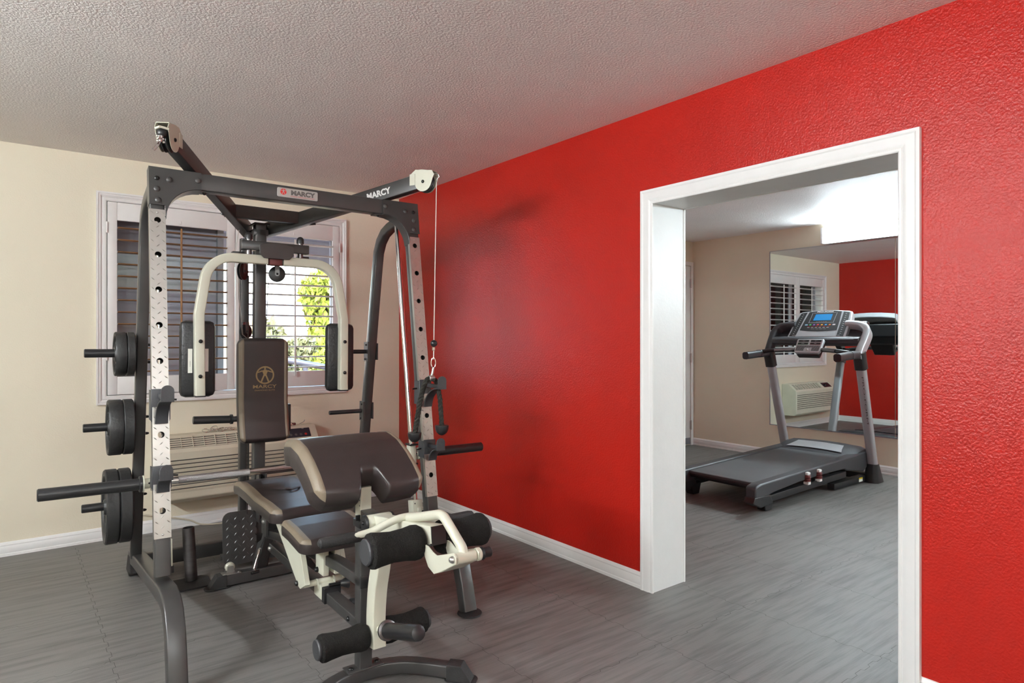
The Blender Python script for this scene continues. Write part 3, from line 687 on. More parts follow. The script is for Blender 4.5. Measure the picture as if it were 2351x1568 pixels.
# two diagonal booms carrying the pulleys
bdir = None
for s in (0, 1):
    sg = 1 if s == 0 else -1; X = lambda u: mir(u, s)
    A = V((X(.067), .470, 2.092)); B = V((X(.606), 1.430, 1.905)); t_ = (B - A).normalized(); side = t_.cross(V((0, 0, 1))).normalized()
    b = MB(); b.sweep([A, B], rrect(.048, .078, .004), side, D); b.build('boom', RK, ang=50)
    q = bpy.data.objects[-1] if False else None
    boom = [o for o in RK.children if o.name.startswith('boom')][-1]
    h = V((t_.x, t_.y, 0)).normalized(); nrm = h.cross(V((0, 0, 1))).normalized(); P0 = A - h * .012 + V((0, 0, .0))
    # side cheeks, roof and pulley wheel
    k = MB(); outline = [(.045, .042), (.045, -.010)] + [(-.028 + .050 * math.cos(a), -.004 + .050 * math.sin(a) - .0) for a in [math.radians(-10 - 16 * i) for i in range(11)]] + [(-.085, .010), (-.095, .028), (-.082, .048), (-.02, .060), (.02, .060)]
    for w_ in (-.026, .0235): k.prism(outline, nrm * .0025, P0 + nrm * w_, h, V((0, 0, 1)), M['bone'])
    k.prism([(-.084, .047), (.02, .0595), (.02, .062), (-.084, .050)], nrm * .052, P0 - nrm * .026, h, V((0, 0, 1)), M['bone'])
    k.box((-.020, -.030, -.02), (.0, .030, .035), M['bone']) if False else None
    for w_ in (-.0275, .0275): k.bolt(P0 + h * -.028 + V((0, 0, -.004)) + nrm * w_, nrm * (1 if w_ > 0 else -1), .0085, None, .006)
    k.prism([(.020, -.018), (.052, -.018), (.052, .040), (.020, .040)], nrm * .003, P0 + nrm * .025, h, V((0, 0, 1)), M['bone'])
    k.prism([(.020, -.018), (.052, -.018), (.052, .040), (.020, .040)], nrm * -.003, P0 - nrm * .025, h, V((0, 0, 1)), M['bone'])
    k.build('pulley_bracket', boom, bevel=.0008)
    pc = P0 + h * -.028 + V((0, 0, -.006)); pu = MB(); pu.lathe(pc - nrm * .014, nrm, [(0, .044), (.003, .050), (.006, .049), (.012, .038), (.016, .038), (.022, .049), (.025, .050), (.028, .044)], M['black'], 32); pu.build('pulley', boom)
    if s == 1:
        lb_ = MB(); pp = A.lerp(B, .18); put_text(lb_, 'MARCY', A + t_ * .24 + side * (.0246 if (side.dot(V((-1, 0, 0))) > 0) else -.0246), -t_, V((0, 0, 1)) - t_ * t_.z, .045, M['whiteink'], bold=.002); lb_.build('lettering', boom, smooth=False)
        rb = MB(); rb.tube([A + V((0, 0, .046)) + t_ * .005, A + V((0, 0, .046)) + t_ * .13], .006, M['chrome'], 10); rb.build('bracket_rod', boom)
        ck = MB(); hk = P0 + h * -.075 + V((0, 0, .03)); ck.tube([hk, hk + h * -.03, hk + h * -.034 + V((0, 0, -.012)), hk + h * -.020 + V((0, 0, -.022)), hk + h * -.022 + V((0, 0, -.036))], .0022, M['zinc'], 8); ck.build('retaining_clip', boom)
    else:
        # stopper ball, knotted foil and clip hanging at the front of the idle pulley
        sb = MB(); c = P0 + h * -.088 + V((0, 0, .004)); sb.ball(c, .019, M['black']); sb.tube([c + nrm * .026 + V((0, 0, .017)), c - h * .020 + V((0, 0, .020)), c - nrm * .024 + V((0, 0, .019))], .005, M['bone'], 8)
        for i in range(11):
            rn = random.Random(i); cc = c - h * .012 + V((rn.uniform(-.014, .014), rn.uniform(-.008, .008), -.020 + rn.uniform(-.018, .012))); sb.ball(cc, rn.uniform(.005, .008), M['chrome'], 8, 5)
        sb.build('cable_stop', boom)
        lp = MB(); c2 = c - h * .018 + V((0, 0, -.036)); o2 = V((-.020, -.01, -.045))
        lp.tube([c2 + V((.004, 0, 0)), c2 + o2 * .6 + V((.004, 0, 0)), c2 + o2, c2 + o2 * .95 + V((-.008, 0, .004)), c2 + o2 * .5 + V((-.006, 0, 0)), c2 + V((-.003, 0, 0))], .0022, M['zinc'], 8); lp.build('snap_link', boom)
b = MB(); b.sweep([V((.425, 1.172, 1.9645)), V((WD - .425, 1.172, 1.9645))], rrect(.050, .068, .004), (0, 1, 0), D)
for u, sg in ((.405, 1), (WD - .405, -1)):
    R_ = Matrix.Rotation(math.radians(-29.5 * sg), 3, 'Z'); b.box((u - .003 + .015 * sg, 1.09, 1.925), (u + .003 + .015 * sg, 1.20, 2.005), D, R_); b.bolt((u + .03 * sg, 1.146, 1.968), (sg * .86, -.5, 0), .010)
b.build('cross_tube', RK, ang=50)
# centre column
b = MB(); b.sweep([V((.6413, 1.311, .03)), V((.6413, 1.311, 1.935))], rrect(.062, .062, .006), (1, 0, 0), D); b.box((.600, 1.255, 1.925), (.683, 1.37, 1.932), D); b.build('centre_post', RK, ang=50)
b = MB(); b.sweep([V((.590, 1.452, .03)), V((.590, 1.452, 1.86))], rrect(.040, .050, .005), (1, 0, 0), D); b.build('rear_post', RK, ang=50)
b = MB(); b.sweep([V((.05, 1.515, .062)), V((WD - .05, 1.515, .062))], rrect(.05, .075, .006), (0, 1, 0), D); b.sweep([V((.6413, 1.49, .035)), V((.6413, 1.25, .035))], rrect(.06, .05, .005), (1, 0, 0), D); b.build('floor_crossbar', RK, ang=50)
b = MB(); b.box((.60, 1.28, 1.862), (.682, 1.46, 1.90), D, r=.004); b.build('post_cap', RK)
# butterfly-arm carrier
c = MB(); c.box((.553, .971, 1.700), (.729, .977, 1.768), D); arcp = [(.553 - .6413 + .176 * k / 12, 1.766 + .018 * math.sin(PI * k / 12)) for k in range(13)]
c.prism([(-.088, 1.768)] + arcp + [(.088, 1.768)] , (0, .006, 0), (.6413, .971, 0), (1, 0, 0), (0, 0, 1), D)
c = MB(); c.prism([(-.066, 1.700), (.066, 1.700), (.088, 1.722)] + [(.088 - .176 * k / 12, 1.768 + .018 * math.sin(PI * k / 12)) for k in range(13)] + [(-.088, 1.722)], (0, .006, 0), (.6413, .971, 0), (1, 0, 0), (0, 0, 1), D)
c.box((.466, .981, 1.740), (WD - .466, 1.032, 1.787), D, r=.003); c.box((.612, 1.02, 1.735), (.671, 1.29, 1.79), D, r=.003)
c.box((.44, 1.06, 1.702), (.50, 1.10, 1.735), D, r=.003); c.box((WD - .50, 1.06, 1.702), (WD - .44, 1.10, 1.735), D, r=.003)
c.box((.607, .99, 1.668), (.676, 1.04, 1.735), M['maroon'], r=.003); c.build('arm_carrier', RK, bevel=.0012)
for s in (0, 1):
    X = lambda u: mir(u, s)
    p = MB(); uu = X(.507); p.cyl((uu, 1.008, 1.70), (uu, 1.008, 1.812), .0145, M['steel'], 20); p.build('pivot_pin', RK)
    p = MB(); p.lathe((uu, 1.008, 1.796), (0, 0, 1), [(0, .0195), (.018, .0195), (.027, .0175), (.034, .012), (.0375, .005)], M['black'], 20); p.build('pin_cap', RK)
    a = MB(); pts = fillet([(X(.600), 1.010, 1.693), (X(.315), 1.010, 1.693), (X(.268), .992, 1.395), (X(.272), .980, .993)], [0, .135, .10, 0], 10)
    a.sweep(pts, rrect(.050, .046, .006), (0, -1, 0), M['bone'])
    for z in (1.262, 1.089): a.bolt((X(.2705), .954, z), (0, -1, 0), .0095, None, .006)
    ao = a.build('butterfly_arm', RK, ang=50)
    e = MB(); e.box((X(.272) - .0235, .956, .986), (X(.272) + .0235, 1.004, .994), M['black']); e.build('end_plug', ao)
    # padded roll behind the arm
    pd = MB(); pd.box((-.084, -.028, -.192), (.084, .032, .192), M['padblack'], r=.026); Rm = Matrix.Rotation(math.radians(0), 3, 'Z')
    pd2 = MB(); pd2.box((X(.271) - .083, 1.006, .982), (X(.271) + .083, 1.066, 1.366), M['padblack'], r=.030); pd2.build('arm_pad', ao, bevel=.004)
    if s == 0:
        lt = MB(); lt.box((.222, 1.003, 1.105), (.242, 1.0045, 1.225), M['paper']).box((.300, 1.003, 1.11), (.316, 1.0045, 1.225), M['paper']); put_text(lt, 'WARNING', (.232, 1.0022, 1.15), (0, 0, 1), (-1, 0, 0), .006, M['greyink']); lt.build('care_label', ao, smooth=False)
# hanging pulleys under the carrier and their cables
def pulley(c, ax, r, name='cable_pulley', br=None):
    p = MB(); ax = V(ax).normalized(); p.lathe(V(c) - ax * .011, ax, [(0, r * .88), (.003, r), (.006, r * .98), (.010, r * .8), (.012, r * .8), (.016, r * .98), (.019, r), (.022, r * .88)], M['black'], 30)
    for w_ in (-.0135, .0115):
        side = ax.cross(V((0, 0, 1))).normalized(); n = 10; ol = [(.012 * math.cos(a), .012 * math.sin(a)) for a in [PI + PI * k / n for k in range(n + 1)]] + [(.012, r * 1.35), (-.012, r * 1.35)]
        p.prism(ol, ax * .002, V(c) + ax * w_, side, V((0, 0, 1)), M['steelblue'])
    p.bolt(V(c) - ax * .0135, -ax, .006); p.bolt(V(c) + ax * .0135, ax, .006); p.build(name, RK)
pulley((.509, 1.14, 1.640), (.75, -.66, 0), .047); pulley((.690, 1.14, 1.636), (-.15, -1, .0), .044); pulley((.588, 1.39, 1.318), (.5, -.86, 0), .040)
def cable(pts, m=None, r=.0028):
    k = MB(); k.tube(pts, r, m or M['bolt'], 8); k.build('cable', RK)
cable([(.545, 1.16, 1.62), (.560, 1.22, 1.35), (.566, 1.24, .90), (.566, 1.24, .30)]); cable([(.490, 1.15, 1.62), (.505, 1.20, 1.50), (.56, 1.34, 1.30), (.592, 1.36, 1.276)], M['zinc'])
cable([(.650, 1.16, 1.61), (.652, 1.22, 1.28), (.655, 1.24, 1.0)], None, .002); cable([(.600, 1.36, 1.0), (.602, 1.36, .40)]); cable([(.503, 1.20, 1.868), (.475, 1.16, 1.74), (.470, 1.15, 1.66)], M['cablew'], .002)
# backrest pad on the column
bp_ = pad([(.644, 1.262, 1.281), (.644, 1.262, .93), (.646, 1.248, .80), (.648, 1.225, .695)], .1375, .060, .045, .022, M['vinyl'], M['tan'], (-1, 0, 0), .108, 'back_pad', RK)
fv = 1.262 - .0605; t = MB(); G = M['gold']; logo(t, (.646, fv, 1.074), (1, 0, 0), (0, 0, 1), (0, -.0005, 0), .050, G, G)
put_text(t, 'MARCY', (.646, fv - .0006, 1.011), (1, 0, 0), (0, 0, 1), .026, G, wid=.128, bold=.0004); put_text(t, 'DIAMOND ELITE', (.646, fv - .0006, .990), (1, 0, 0), (0, 0, 1), .011, G, wid=.108); t.build('pad_logo', bp_, smooth=False)
b = MB(); b.box((.62, 1.262, .95), (.662, 1.284, 1.20), D, r=.003); b.build('pad_bracket', RK)
b = MB(); b.cyl((.298, 1.30, .835), (.487, 1.30, .828), .0215, M['black'], 24, .003); b.lathe((.487, 1.30, .828), (1, 0, 0), [(0, .027), (.012, .027)], M['black'], 24); b.build('lever_grip', RK)
b = MB(); b.cyl((.499, 1.30, .828), (.53, 1.30, .828), .016, M['steelblue'], 16); b.box((.52, 1.285, .81), (.62, 1.315, .845), D, r=.004); b.build('lever_bracket', RK)
b = MB(); b.box((.800, 1.30, .735), (.822, 1.33, .895), M['black'], r=.004); b.box((.67, 1.30, .79), (.81, 1.325, .82), D, r=.003); b.build('support_arm', RK)
# foot plates of the low row
for c_ in (.533, .752):
    f = MB(); f.prism([(x * 1, z) for x, z in rrect(.178, .285, .042, 5)], (0, .006, 0), (c_, 1.262, .1735), (1, 0, 0), (0, .10, 1), D)
    for i in range(4):
        for j_ in range(6):
            cx = c_ - .064 + i * .0425; cz = .062 + j_ * .042 + (.008 if i % 2 else 0)
            for tl in (50, 130):
                if tl == 130: cx += .021; cz += .021
                ax = V((math.cos(math.radians(tl)), .1 * math.sin(math.radians(tl)), math.sin(math.radians(tl)))); ay = V((-ax.z, 0, ax.x)); c = V((cx, 1.262 + (cz - .1735) * .10, cz))
                f.add([c - ax * .012, c - ay * .003, c + ax * .012, c + ay * .003, c + V((0, -.0025, 0)) - ax * .006, c + V((0, -.0025, 0)) + ax * .006], [(0, 1, 4), (1, 5, 4), (1, 2, 5), (2, 3, 5), (3, 0, 4), (3, 4, 5)], M['steelblue'] if tl == 50 else D)
    f.box((c_ - .02, 1.27, .05), (c_ + .02, 1.30, .09), D); f.build('foot_plate', RK)
b = MB(); b.box((.44, 1.285, .055), (.85, 1.315, .085), D, r=.003); b.build('foot_plate_bar', RK)
b = MB(); b.lathe((.6413, 1.20, .245), (0, 0, 1), [(0, .010), (.006, .016), (.016, .018), (.026, .016), (.032, .008)], M['black'], 16); b.tube([(.6413, 1.20, .27), (.6413, 1.24, .50)], .004, M['bolt'], 8); b.box((.62, 1.21, .25), (.628, 1.28, .52), D).box((.655, 1.21, .25), (.663, 1.28, .52), D); b.build('low_row_stop', RK)
# guide rods, carriage and bar
vr = lambda z: .54 + (z - .672) * LEAN
for s in (0, 1):
    X = lambda u: mir(u, s); ug = X(.052) if s == 0 else X(.0626)
    r = MB(); r.cyl((ug, vr(.36), .36), (ug, vr(1.93), 1.93), .0125, M['chrome'], 20, 0); r.build('guide_rod', RK)
    k = MB(); c = V((ug, vr(.385), .385)); R_ = Matrix.Rotation(-math.atan(LEAN), 3, 'X'); k.box(c - V((.028, .028, .055)), c + V((.028, .028, .055)), M['bone'], R_, r=.002)
    tb = 1 if s == 1 else -1; k.box(c + V((tb * .012, -.035, -.022)) - V((.018, .004, .0)), c + V((tb * .012, -.027, .022)) + V((.018, .0, .0)), M['bone'], None, r=.003); k.bolt(c + V((tb * .02, -.035, 0)), (0, -1, 0), .008)
    for q in (-.045, .045): k.bolt(c + V((-.020, -.030, q)), (0, -1, 0), .0035, None, .002)
    k.box(c - V((.034, .034, .085)), c + V((.034, .034, -.055)), M['black'], R_, r=.004); k.build('rod_mount', RK)
    k = MB(); c = V((ug, vr(.70), .70)); k.box(c - V((.017, .022, .075)), c + V((.017, .022, .020)), M['bone'], R_, r=.003)
    for q in (-.077, .024): k.box(c + V((-.024, -.028, q - .004)), c + V((.024, .028, q + .004)), M['black'])
    k.build('slide_bearing', RK)
bar = MB(); bz = .672; bv_ = .54
bar.cyl((.03, bv_, bz), (.11, bv_, bz), .0152, M['chrome'], 24, 0).cyl((.11, bv_, bz), (.40, bv_, bz), .0158, M['knurl'], 24).cyl((.40, bv_, bz), (WD - .40, bv_, bz), .0152, M['chrome'], 24, 0).cyl((WD - .40, bv_, bz), (WD - .11, bv_, bz), .0158, M['knurl'], 24).cyl((WD - .11, bv_, bz), (WD - .03, bv_, bz), .0152, M['chrome'], 24, 0)
bo = bar.build('smith_bar', RK)
for s in (0, 1):
    X = lambda u: mir(u, s); sg = -1 if s == 0 else 1
    k = MB(); k.cyl((X(-.030), bv_, bz), (X(-.376), bv_, bz), .0245, M['black'], 28, .004); k.lathe((X(-.022), bv_, bz), (sg, 0, 0), [(0, .030), (.002, .033), (.012, .033), (.014, .030)], M['black'], 28); k.build('weight_sleeve', bo)
    k = MB(); k.lathe((X(.030), bv_, bz), (sg, 0, 0), [(0, .032), (.022, .032), (.024, .021), (.046, .021), (.048, .034), (.053, .034)], M['bone'], 28); k.bolt((X(.0), bv_ - .021, bz + .004), (0, -1, 0), .004, None, .002); k.build('sleeve_collar', bo)
# adjustable hooks clamped on the uprights
def hook(s, zlip, vlip, ztop, zbot, vbot):
    X = lambda u: mir(u, s); um = X(.031); w2 = .0235; k = MB(); n = 8
    prof = []
    for i in range(n + 1):
        t = i / n; a = t * PI / 2; prof.append((vlip + (vbot - vlip) * math.sin(a), zbot + (zlip - zbot) * math.cos(a) ** 1.0 if False else zlip - (zlip - zbot) * (1 - math.cos(a))))
    S_ = V((1, 0, 0))
    k.sweep([V((um, v, z)) for v, z in prof], [(a, b) for a, b in rrect(2 * w2, .007, .002, 1)], S_, M['charplas'])
    lip = [(-w2, zlip - .004), (w2, zlip - .004), (w2, ztop - w2)] + [(w2 * math.cos(a), ztop - w2 + w2 * math.sin(a)) for a in [PI * q / 10 for q in range(1, 10)]] + [(-w2, ztop - w2)]
    k.prism(lip, (0, .008, 0), (um, vlip - .004, 0), (1, 0, 0), (0, 0, 1), M['charplas'])
    vb_ = vf((zlip + zbot) / 2)
    k.box((um - .010, vlip, zlip - .002), (um + .010, vf(zlip) + .03, zlip + .018), M['charplas'], r=.004)
    k.box((um - .034, vf(zlip) - .006, zbot + .004), (um + .034, vf(zlip) - .001, zlip + .036), M['charplas'], r=.002)
    k.box((um - .036, vf(zlip) - .004, zbot + .01), (um - .032, vf(zlip) + .05, zlip + .03), M['charplas']); k.box((um + .032, vf(zlip) - .004, zbot + .01), (um + .036, vf(zlip) + .05, zlip + .03), M['charplas'])
    pin = -1 if s == 1 else 1; k.tube([(um + pin * .034, vf(zlip) + .02, zlip - .01), (um + pin * .062, vf(zlip) + .015, zlip - .012)], .004, M['bolt'], 8)
    k.build('bar_hook', RK, bevel=.001)
for s in (0, 1):
    hook(s, 1.033, .283, 1.094, .931, .425); hook(s, .727, .293, .784, .662, .375)
# right-hand cable with stopper ball and chain link
k = MB(); k.tube([(1.2375, .325, 2.07), (1.232, .325, 1.66), (1.2275, .325, 1.265)], .0024, M['cablew'], 8); k.build('cable', RK, label='pale coated cable')
k = MB(); k.ball((1.2275, .325, 1.258), .0175, M['black']); k.build('cable_ball', RK)
k = MB(); k.cyl((1.2275, .325, 1.240), (1.2275, .325, 1.222), .009, M['chrome'], 14); k.tube([(1.2275, .325, 1.222), (1.226, .325, 1.178)], .003, M['cablew'], 8)
def link(c, h, w_, ax, r=.0028): 
    ax = V(ax); k.tube([V(c) + ax * (w_ * math.cos(a) * (1)) + V((0, 0, h * math.sin(a) * 1.0)) for a in [2 * PI * q / 20 for q in range(20)]], r, M['chrome'], 8, closed=True)
link((1.2255, .325, 1.160), .026, .0115, (.9, -.4, 0)); k.tube([(1.2265, .325, 1.138), (1.222, .327, 1.110), (1.217, .33, 1.088)], .0065, M['zinc'], 10); k.build('chain_link', RK)

# weight plates on the storage pegs
def plate(uc, w_, r, vv, zc, label, proto=None):
    root = None
    p = MB(); pr = [(0, .023), (0, .035), (w_ * .18, .040), (w_ * .22, r * .80), (.002, r * .84), (0, r * .97), (w_ * .10, r), (w_ * .90, r), (w_, r * .97), (w_ - .002, r * .84), (w_ * .78, r * .80), (w_ * .82, .040), (w_, .035), (w_, .023)]
    n = 40; vs = []; fs = []
    for t_, rr in pr:
        for q in range(n): a = 2 * PI * q / n; vs.append(V((t_ - w_ / 2, rr * math.cos(a), rr * math.sin(a))))
    L_ = len(pr)
    for i in range(L_):
        i2 = (i + 1) % L_
        for q in range(n): q2 = (q + 1) % n; fs.append((i * n + q, i * n + q2, i2 * n + q2, i2 * n + q))
    p.add(vs, fs, M['iron'])
    for q in range(4):
        a = PI / 4 + q * PI / 2; c = V((-w_ * .28, r * .58 * math.cos(a), r * .58 * math.sin(a))); p.lathe(c, (-1, 0, 0), [(0, r * .13), (.003, r * .12), (.003, r * .09), (.0005, r * .085)], M['iron'], 14)
    put_text(p, 'STANDARD', V((-w_ * .29, 0, r * .60)), (0, -1, 0), (0, 0, 1), r * .16, M['iron']) if False else None
    o = p.build('weight_plate'); o.matrix_world = RKM @ Matrix.Translation((uc, vv, zc)); tag(o, label, 'weight plate', 'black plates on the storage pegs'); return o
pv = lambda zc: 1.305 - (zc - .15) * .169
for i, (u0, u1, r, zc, lab) in enumerate(((-.080, -.034, .107, 1.203, 'small black weight plate, outer one on the top peg before the window'), (-.031, .002, .107, 1.203, 'small black weight plate, inner one on the top peg beside the rear upright'),
        (-.102, -.042, .136, .842, 'medium black weight plate, outer one on the middle peg below the window corner'), (-.040, .005, .136, .842, 'medium black weight plate, inner one on the middle peg'),
        (-.110, -.052, .183, .441, 'largest black weight plate, outer one on the lowest peg'), (-.050, .003, .183, .441, 'largest black weight plate, inner one on the lowest peg by the rear upright'))):
    plate((u0 + u1) / 2, u1 - u0, r, pv(zc), zc - .004, lab)

# rope handle slung over the upper right hook
rp = thing('triceps_rope', 'black braided rope with rubber end knobs slung over the upper right hook', 'rope', RKM @ V((1.217, .33, 1.085)))
inv = Matrix.Translation(-V(rp.location))
def braid(pts, r, name):
    P = fillet(pts, .05, 8); Q = []
    for a, b in zip(P, P[1:]):
        n = max(1, int((b - a).length / .006))
        for q in range(n): Q.append(a.lerp(b, q / n))
    Q.append(P[-1]); mb = MB(inv @ RKM); T = [(Q[min(i + 1, len(Q) - 1)] - Q[max(i - 1, 0)]).normalized() for i in range(len(Q))]; N = T[0].orthogonal().normalized(); fr = []
    for t_ in T: N = (N - t_ * N.dot(t_)).normalized(); fr.append((N.copy(), t_.cross(N)))
    for st in range(3):
        L_ = []
        d_ = 0
        for i, q in enumerate(Q):
            if i: d_ += (Q[i] - Q[i - 1]).length
            a = d_ / .062 * 2 * PI + st * 2 * PI / 3; L_.append(q + (fr[i][0] * math.cos(a) + fr[i][1] * math.sin(a)) * r * .5)
        mb.tube(L_, r * .62, M['rope'], 8)
    mb.build(name, rp)
    return Q[-1], T[-1]
e1, t1 = braid([(1.222, .33, 1.083), (1.19, .33, 1.078), (1.172, .335, 1.03), (1.163, .35, .96), (1.146, .37, .80)], .0125, 'rope')
e2, t2 = braid([(1.216, .335, 1.083), (1.252, .345, 1.07), (1.257, .335, 1.04), (1.256, .31, .98), (1.262, .30, .835)], .0115, 'rope')
for e, t_ in ((e1, t1), (e2, t2)):
    k = MB(inv @ RKM); k.lathe(e - V((0, 0, -.012)), (0, 0, -1), [(0, .034), (.004, .0345), (.02, .033), (.034, .027), (.044, .017), (.049, .006)], M['black'], 24); k.build('end_knob', rp)
k = MB(inv @ RKM); k.cyl((1.203, .33, 1.083), (1.232, .33, 1.083), .0155, M['zinc'], 16); k.build('rope_clamp', rp)
# loose tube standing on a scrap of rubber
st = thing('steel_tube', 'short dark steel tube standing on a rubber scrap behind the left upright', 'tube', RKM @ V((.279, 1.20, .012)))
st.rotation_euler = (math.radians(-1.5), math.radians(-3), 0)
k = MB(); k.sweep([(0, 0, .0), (0, 0, .275)], [(.030 * math.cos(2 * PI * q / 28), .030 * math.sin(2 * PI * q / 28)) for q in range(28)], (1, 0, 0), M['steel'], inner=[(.026 * math.cos(2 * PI * q / 28), .026 * math.sin(2 * PI * q / 28)) for q in range(28)]); k.build('tube_body', st)
k = MB(RKM); k.prism([(-.10, -.09), (.085, -.085), (.09, .06), (.06, .09), (-.11, .085)], (0, 0, .009), (.275, 1.165, .0), (1, 0, 0), (0, 1, 0), M['rubber']); tag(k.build('rubber_mat', bevel=.002), 'torn scrap of black rubber mat under the short steel tube', 'mat')

# ------------------------------------------------------------------ weight bench (local: a across, b towards the back, c up)
BN = thing('weight_bench', 'weight bench with brown pads and black foam leg rollers, in front of the rack machine', 'bench')
BN.matrix_world = RKM @ Matrix.Translation((.61, -.28, .004)) @ Matrix.Rotation(math.radians(.9), 4, 'Z')
BNM = RKM @ Matrix.Translation((.61, -.28, .004)) @ Matrix.Rotation(math.radians(.9), 4, 'Z')
BN.matrix_world = BNM
X1 = (1, 0, 0); Bn = M['bone']
# curved front foot
cp = [(-.345, -.215), (-.272, -.150), (-.185, -.045), (-.11, .006), (0, .026), (.11, .006), (.185, -.045), (.272, -.150), (.345, -.215)]
def smooth(pts, n=5):
    out = []
    for i in range(len(pts) - 1):
        p0 = V(pts[max(i - 1, 0)]); p1 = V(pts[i]); p2 = V(pts[i + 1]); p3 = V(pts[min(i + 2, len(pts) - 1)])
        for k in range(n):
            t = k / n; out.append(.5 * ((2 * p1) + (-p0 + p2) * t + (2 * p0 - 5 * p1 + 4 * p2 - p3) * t * t + (-p0 + 3 * p1 - 3 * p2 + p3) * t ** 3))
    out.append(V(pts[-1])); return out
b = MB(); path = smooth([(x, y, .0315) for x, y in cp][1:-1]); b.sweep(path, rrect(.048, .050, .007), (0, 0, 1), D); b.box((-.07, -.012, .056), (.07, .048, .062), D, r=.002)
for q in (-.052, .052): b.bolt((q, .014, .062), (0, 0, 1), .010, None, .008)
b.build('front_foot', BN, ang=50)
for sg in (-1, 1):
    k = MB(); a = V((sg * .268, -.145, 0)); d_ = V((sg * .66, -.75, 0)).normalized(); n_ = V((-d_.y, d_.x, 0))
    k.prism([(0, .003), (0, .060), (.055, .060), (.095, .003)], n_ * .056, a - n_ * .028, d_, (0, 0, 1), M['rubber'])
    k.prism(rrect(.125, .075, .03, 5), (0, 0, .004), a + d_ * .050, d_, n_, M['rubber']); k.build('foot_cap', BN, bevel=.003)
b = MB(); b.sweep([(0, .020, .060), (0, .020, .588)], rrect(.050, .052, .005), X1, D); b.build('front_post', BN, ang=50)
# upper tube bending down to the rear stabiliser
tp = [(0, .002, .379), (0, .236, .374), (0, .935, .3125), (0, 1.185, .272), (0, 1.335, .060)]
b = MB(); b.sweep(fillet(tp, [0, 0, 0, .06, 0], 8), rrect(.050, .041, .005), X1, D); b.box((-.0255, -.010, .357), (.0255, .0025, .402), M['black'], r=.002); b.build('seat_tube', BN, ang=50)
b = MB(); b.prism([(1.165, .262), (1.29, .20), (1.385, .06), (1.30, .06), (1.235, .19)], (.058, 0, 0), (-.029, 0, 0), (0, 1, 0), (0, 0, 1), D); b.build('rear_gusset', BN, bevel=.003)
b = MB(); b.sweep([(0, .025, .2135), (0, 1.10, .2225)], rrect(.050, .044, .004), X1, D); b.bolt((-.025, .101, .211), (-1, 0, 0), .010, None, .008); b.bolt((-.025, 1.085, .222), (-1, 0, 0), .012, M['zinc'], .010); b.build('lower_rail', BN, ang=50)
b = MB(); b.sweep([(-.185, 1.31, .033), (.215, 1.31, .033)], rrect(.050, .055, .005), (0, 1, 0), D); b.build('stabiliser', BN, ang=50)
for sg in (-1, 1):
    c0 = .015; k = MB(); xx = c0 + sg * .195; k.prism([(sg * 0, .003), (0, .064), (sg * .045, .064), (sg * .085, .003)], (0, .056, 0), (xx, 1.282, 0), (1, 0, 0), (0, 0, 1), M['rubber'])
    k.prism(rrect(.125, .072, .03, 5), (0, 0, .004), (xx + sg * .04, 1.31, 0), (1, 0, 0), (0, 1, 0), M['rubber']); k.build('foot_cap', BN, bevel=.003)
for xx in (-.155, .185):
    k = MB(); k.box((xx - .045, 1.285, .061), (xx + .045, 1.335, .065), M['zinc']); k.prism([(-.02, 0), (.02, 0), (.012, .03), (-.012, .03)], (0, .004, 0), (xx - .0, 1.312, .065), (1, 0, 0), (0, 0, 1), M['zinc']); k.prism([(-.02, 0), (.02, 0), (.012, .03), (-.012, .03)], (0, .004, 0), (xx - .0, 1.345, .065), (1, 0, 0), (0, 0, 1), M['zinc'])
    for q in (-.035, .035): k.bolt((xx + q, 1.295, .065), (0, 0, 1), .006, M['zinc'], .004)
    k.cyl((xx, 1.318, .087), (xx, 1.343, .087), .024, M['bone'], 22, .006); k.build('transport_wheel', BN)
k = MB(); k.tube([(-.055, 1.20, .075), (-.06, 1.235, .085), (-.030, 1.25, .175), (-.022, 1.24, .185)], .007, M['chrome'], 12); k.cyl((-.085, 1.19, .08), (-.045, 1.20, .08), .009, M['bolt'], 12); k.build('pull_pin', BN)
# sliding sleeve with knob, link bars and seat brackets
k = MB(); k.sweep([(0, .350, .226), (0, .445, .2265)], rrect(.064, .056, .003), X1, Bn); k.sweep([(0, .322, .2255), (0, .350, .226)], rrect(.070, .062, .003), X1, M['black'])
for sg in (-1, 1): k.prism([(.385, .24), (.425, .24), (.437, .262), (.405, .275), (.388, .258)], (sg * .005, 0, 0), (sg * .033, 0, 0), (0, 1, 0), (0, 0, 1), Bn)
k.cyl((-.088, .412, .258), (.088, .412, .258), .0125, Bn, 16); k.build('slide_sleeve', BN, ang=50)
k = MB(); k.cyl((-.01, .338, .262), (.046, .329, .262), .008, M['bolt'], 12); k.lathe((.036, .331, .262), (1, -.15, 0), [(0, .011), (.006, .013), (.03, .024), (.034, .024), (.036, .020)], M['black'], 16); k.build('sleeve_knob', BN)
k = MB(); k.lathe((.026, .20, .222), (1, 0, 0), [(0, .02), (.004, .022), (.026, .022), (.03, .018)], M['black'], 16); k.build('lock_knob', BN)
for sg in (-1, 1):
    k = MB(); lp_ = [(.785, .452), (.66, .375), (.505, .390), (.446, .392), (.379, .268), (.400, .238), (.455, .236)]
    k.prism([(.800, .470), (.770, .475), (.470, .470), (.436, .455), (.372, .268), (.392, .236), (.462, .236), (.520, .300), (.600, .330), (.70, .392)], (.004, 0, 0), (sg * .085 - .002, 0, 0), (0, 1, 0), (0, 0, 1), Bn) if False else None
    k.prism([(.830, .472), (.785, .440), (.462, .238), (.440, .234), (.379, .266), (.444, .392), (.444, .455), (.62, .470)], (.022, 0, 0), (sg * .083 - .011, 0, 0), (0, 1, 0), (0, 0, 1), Bn)
    k.bolt((sg * .094, .472, .249), (sg, 0, 0), .011, None, .012); k.build('link_bar', BN, bevel=.002)
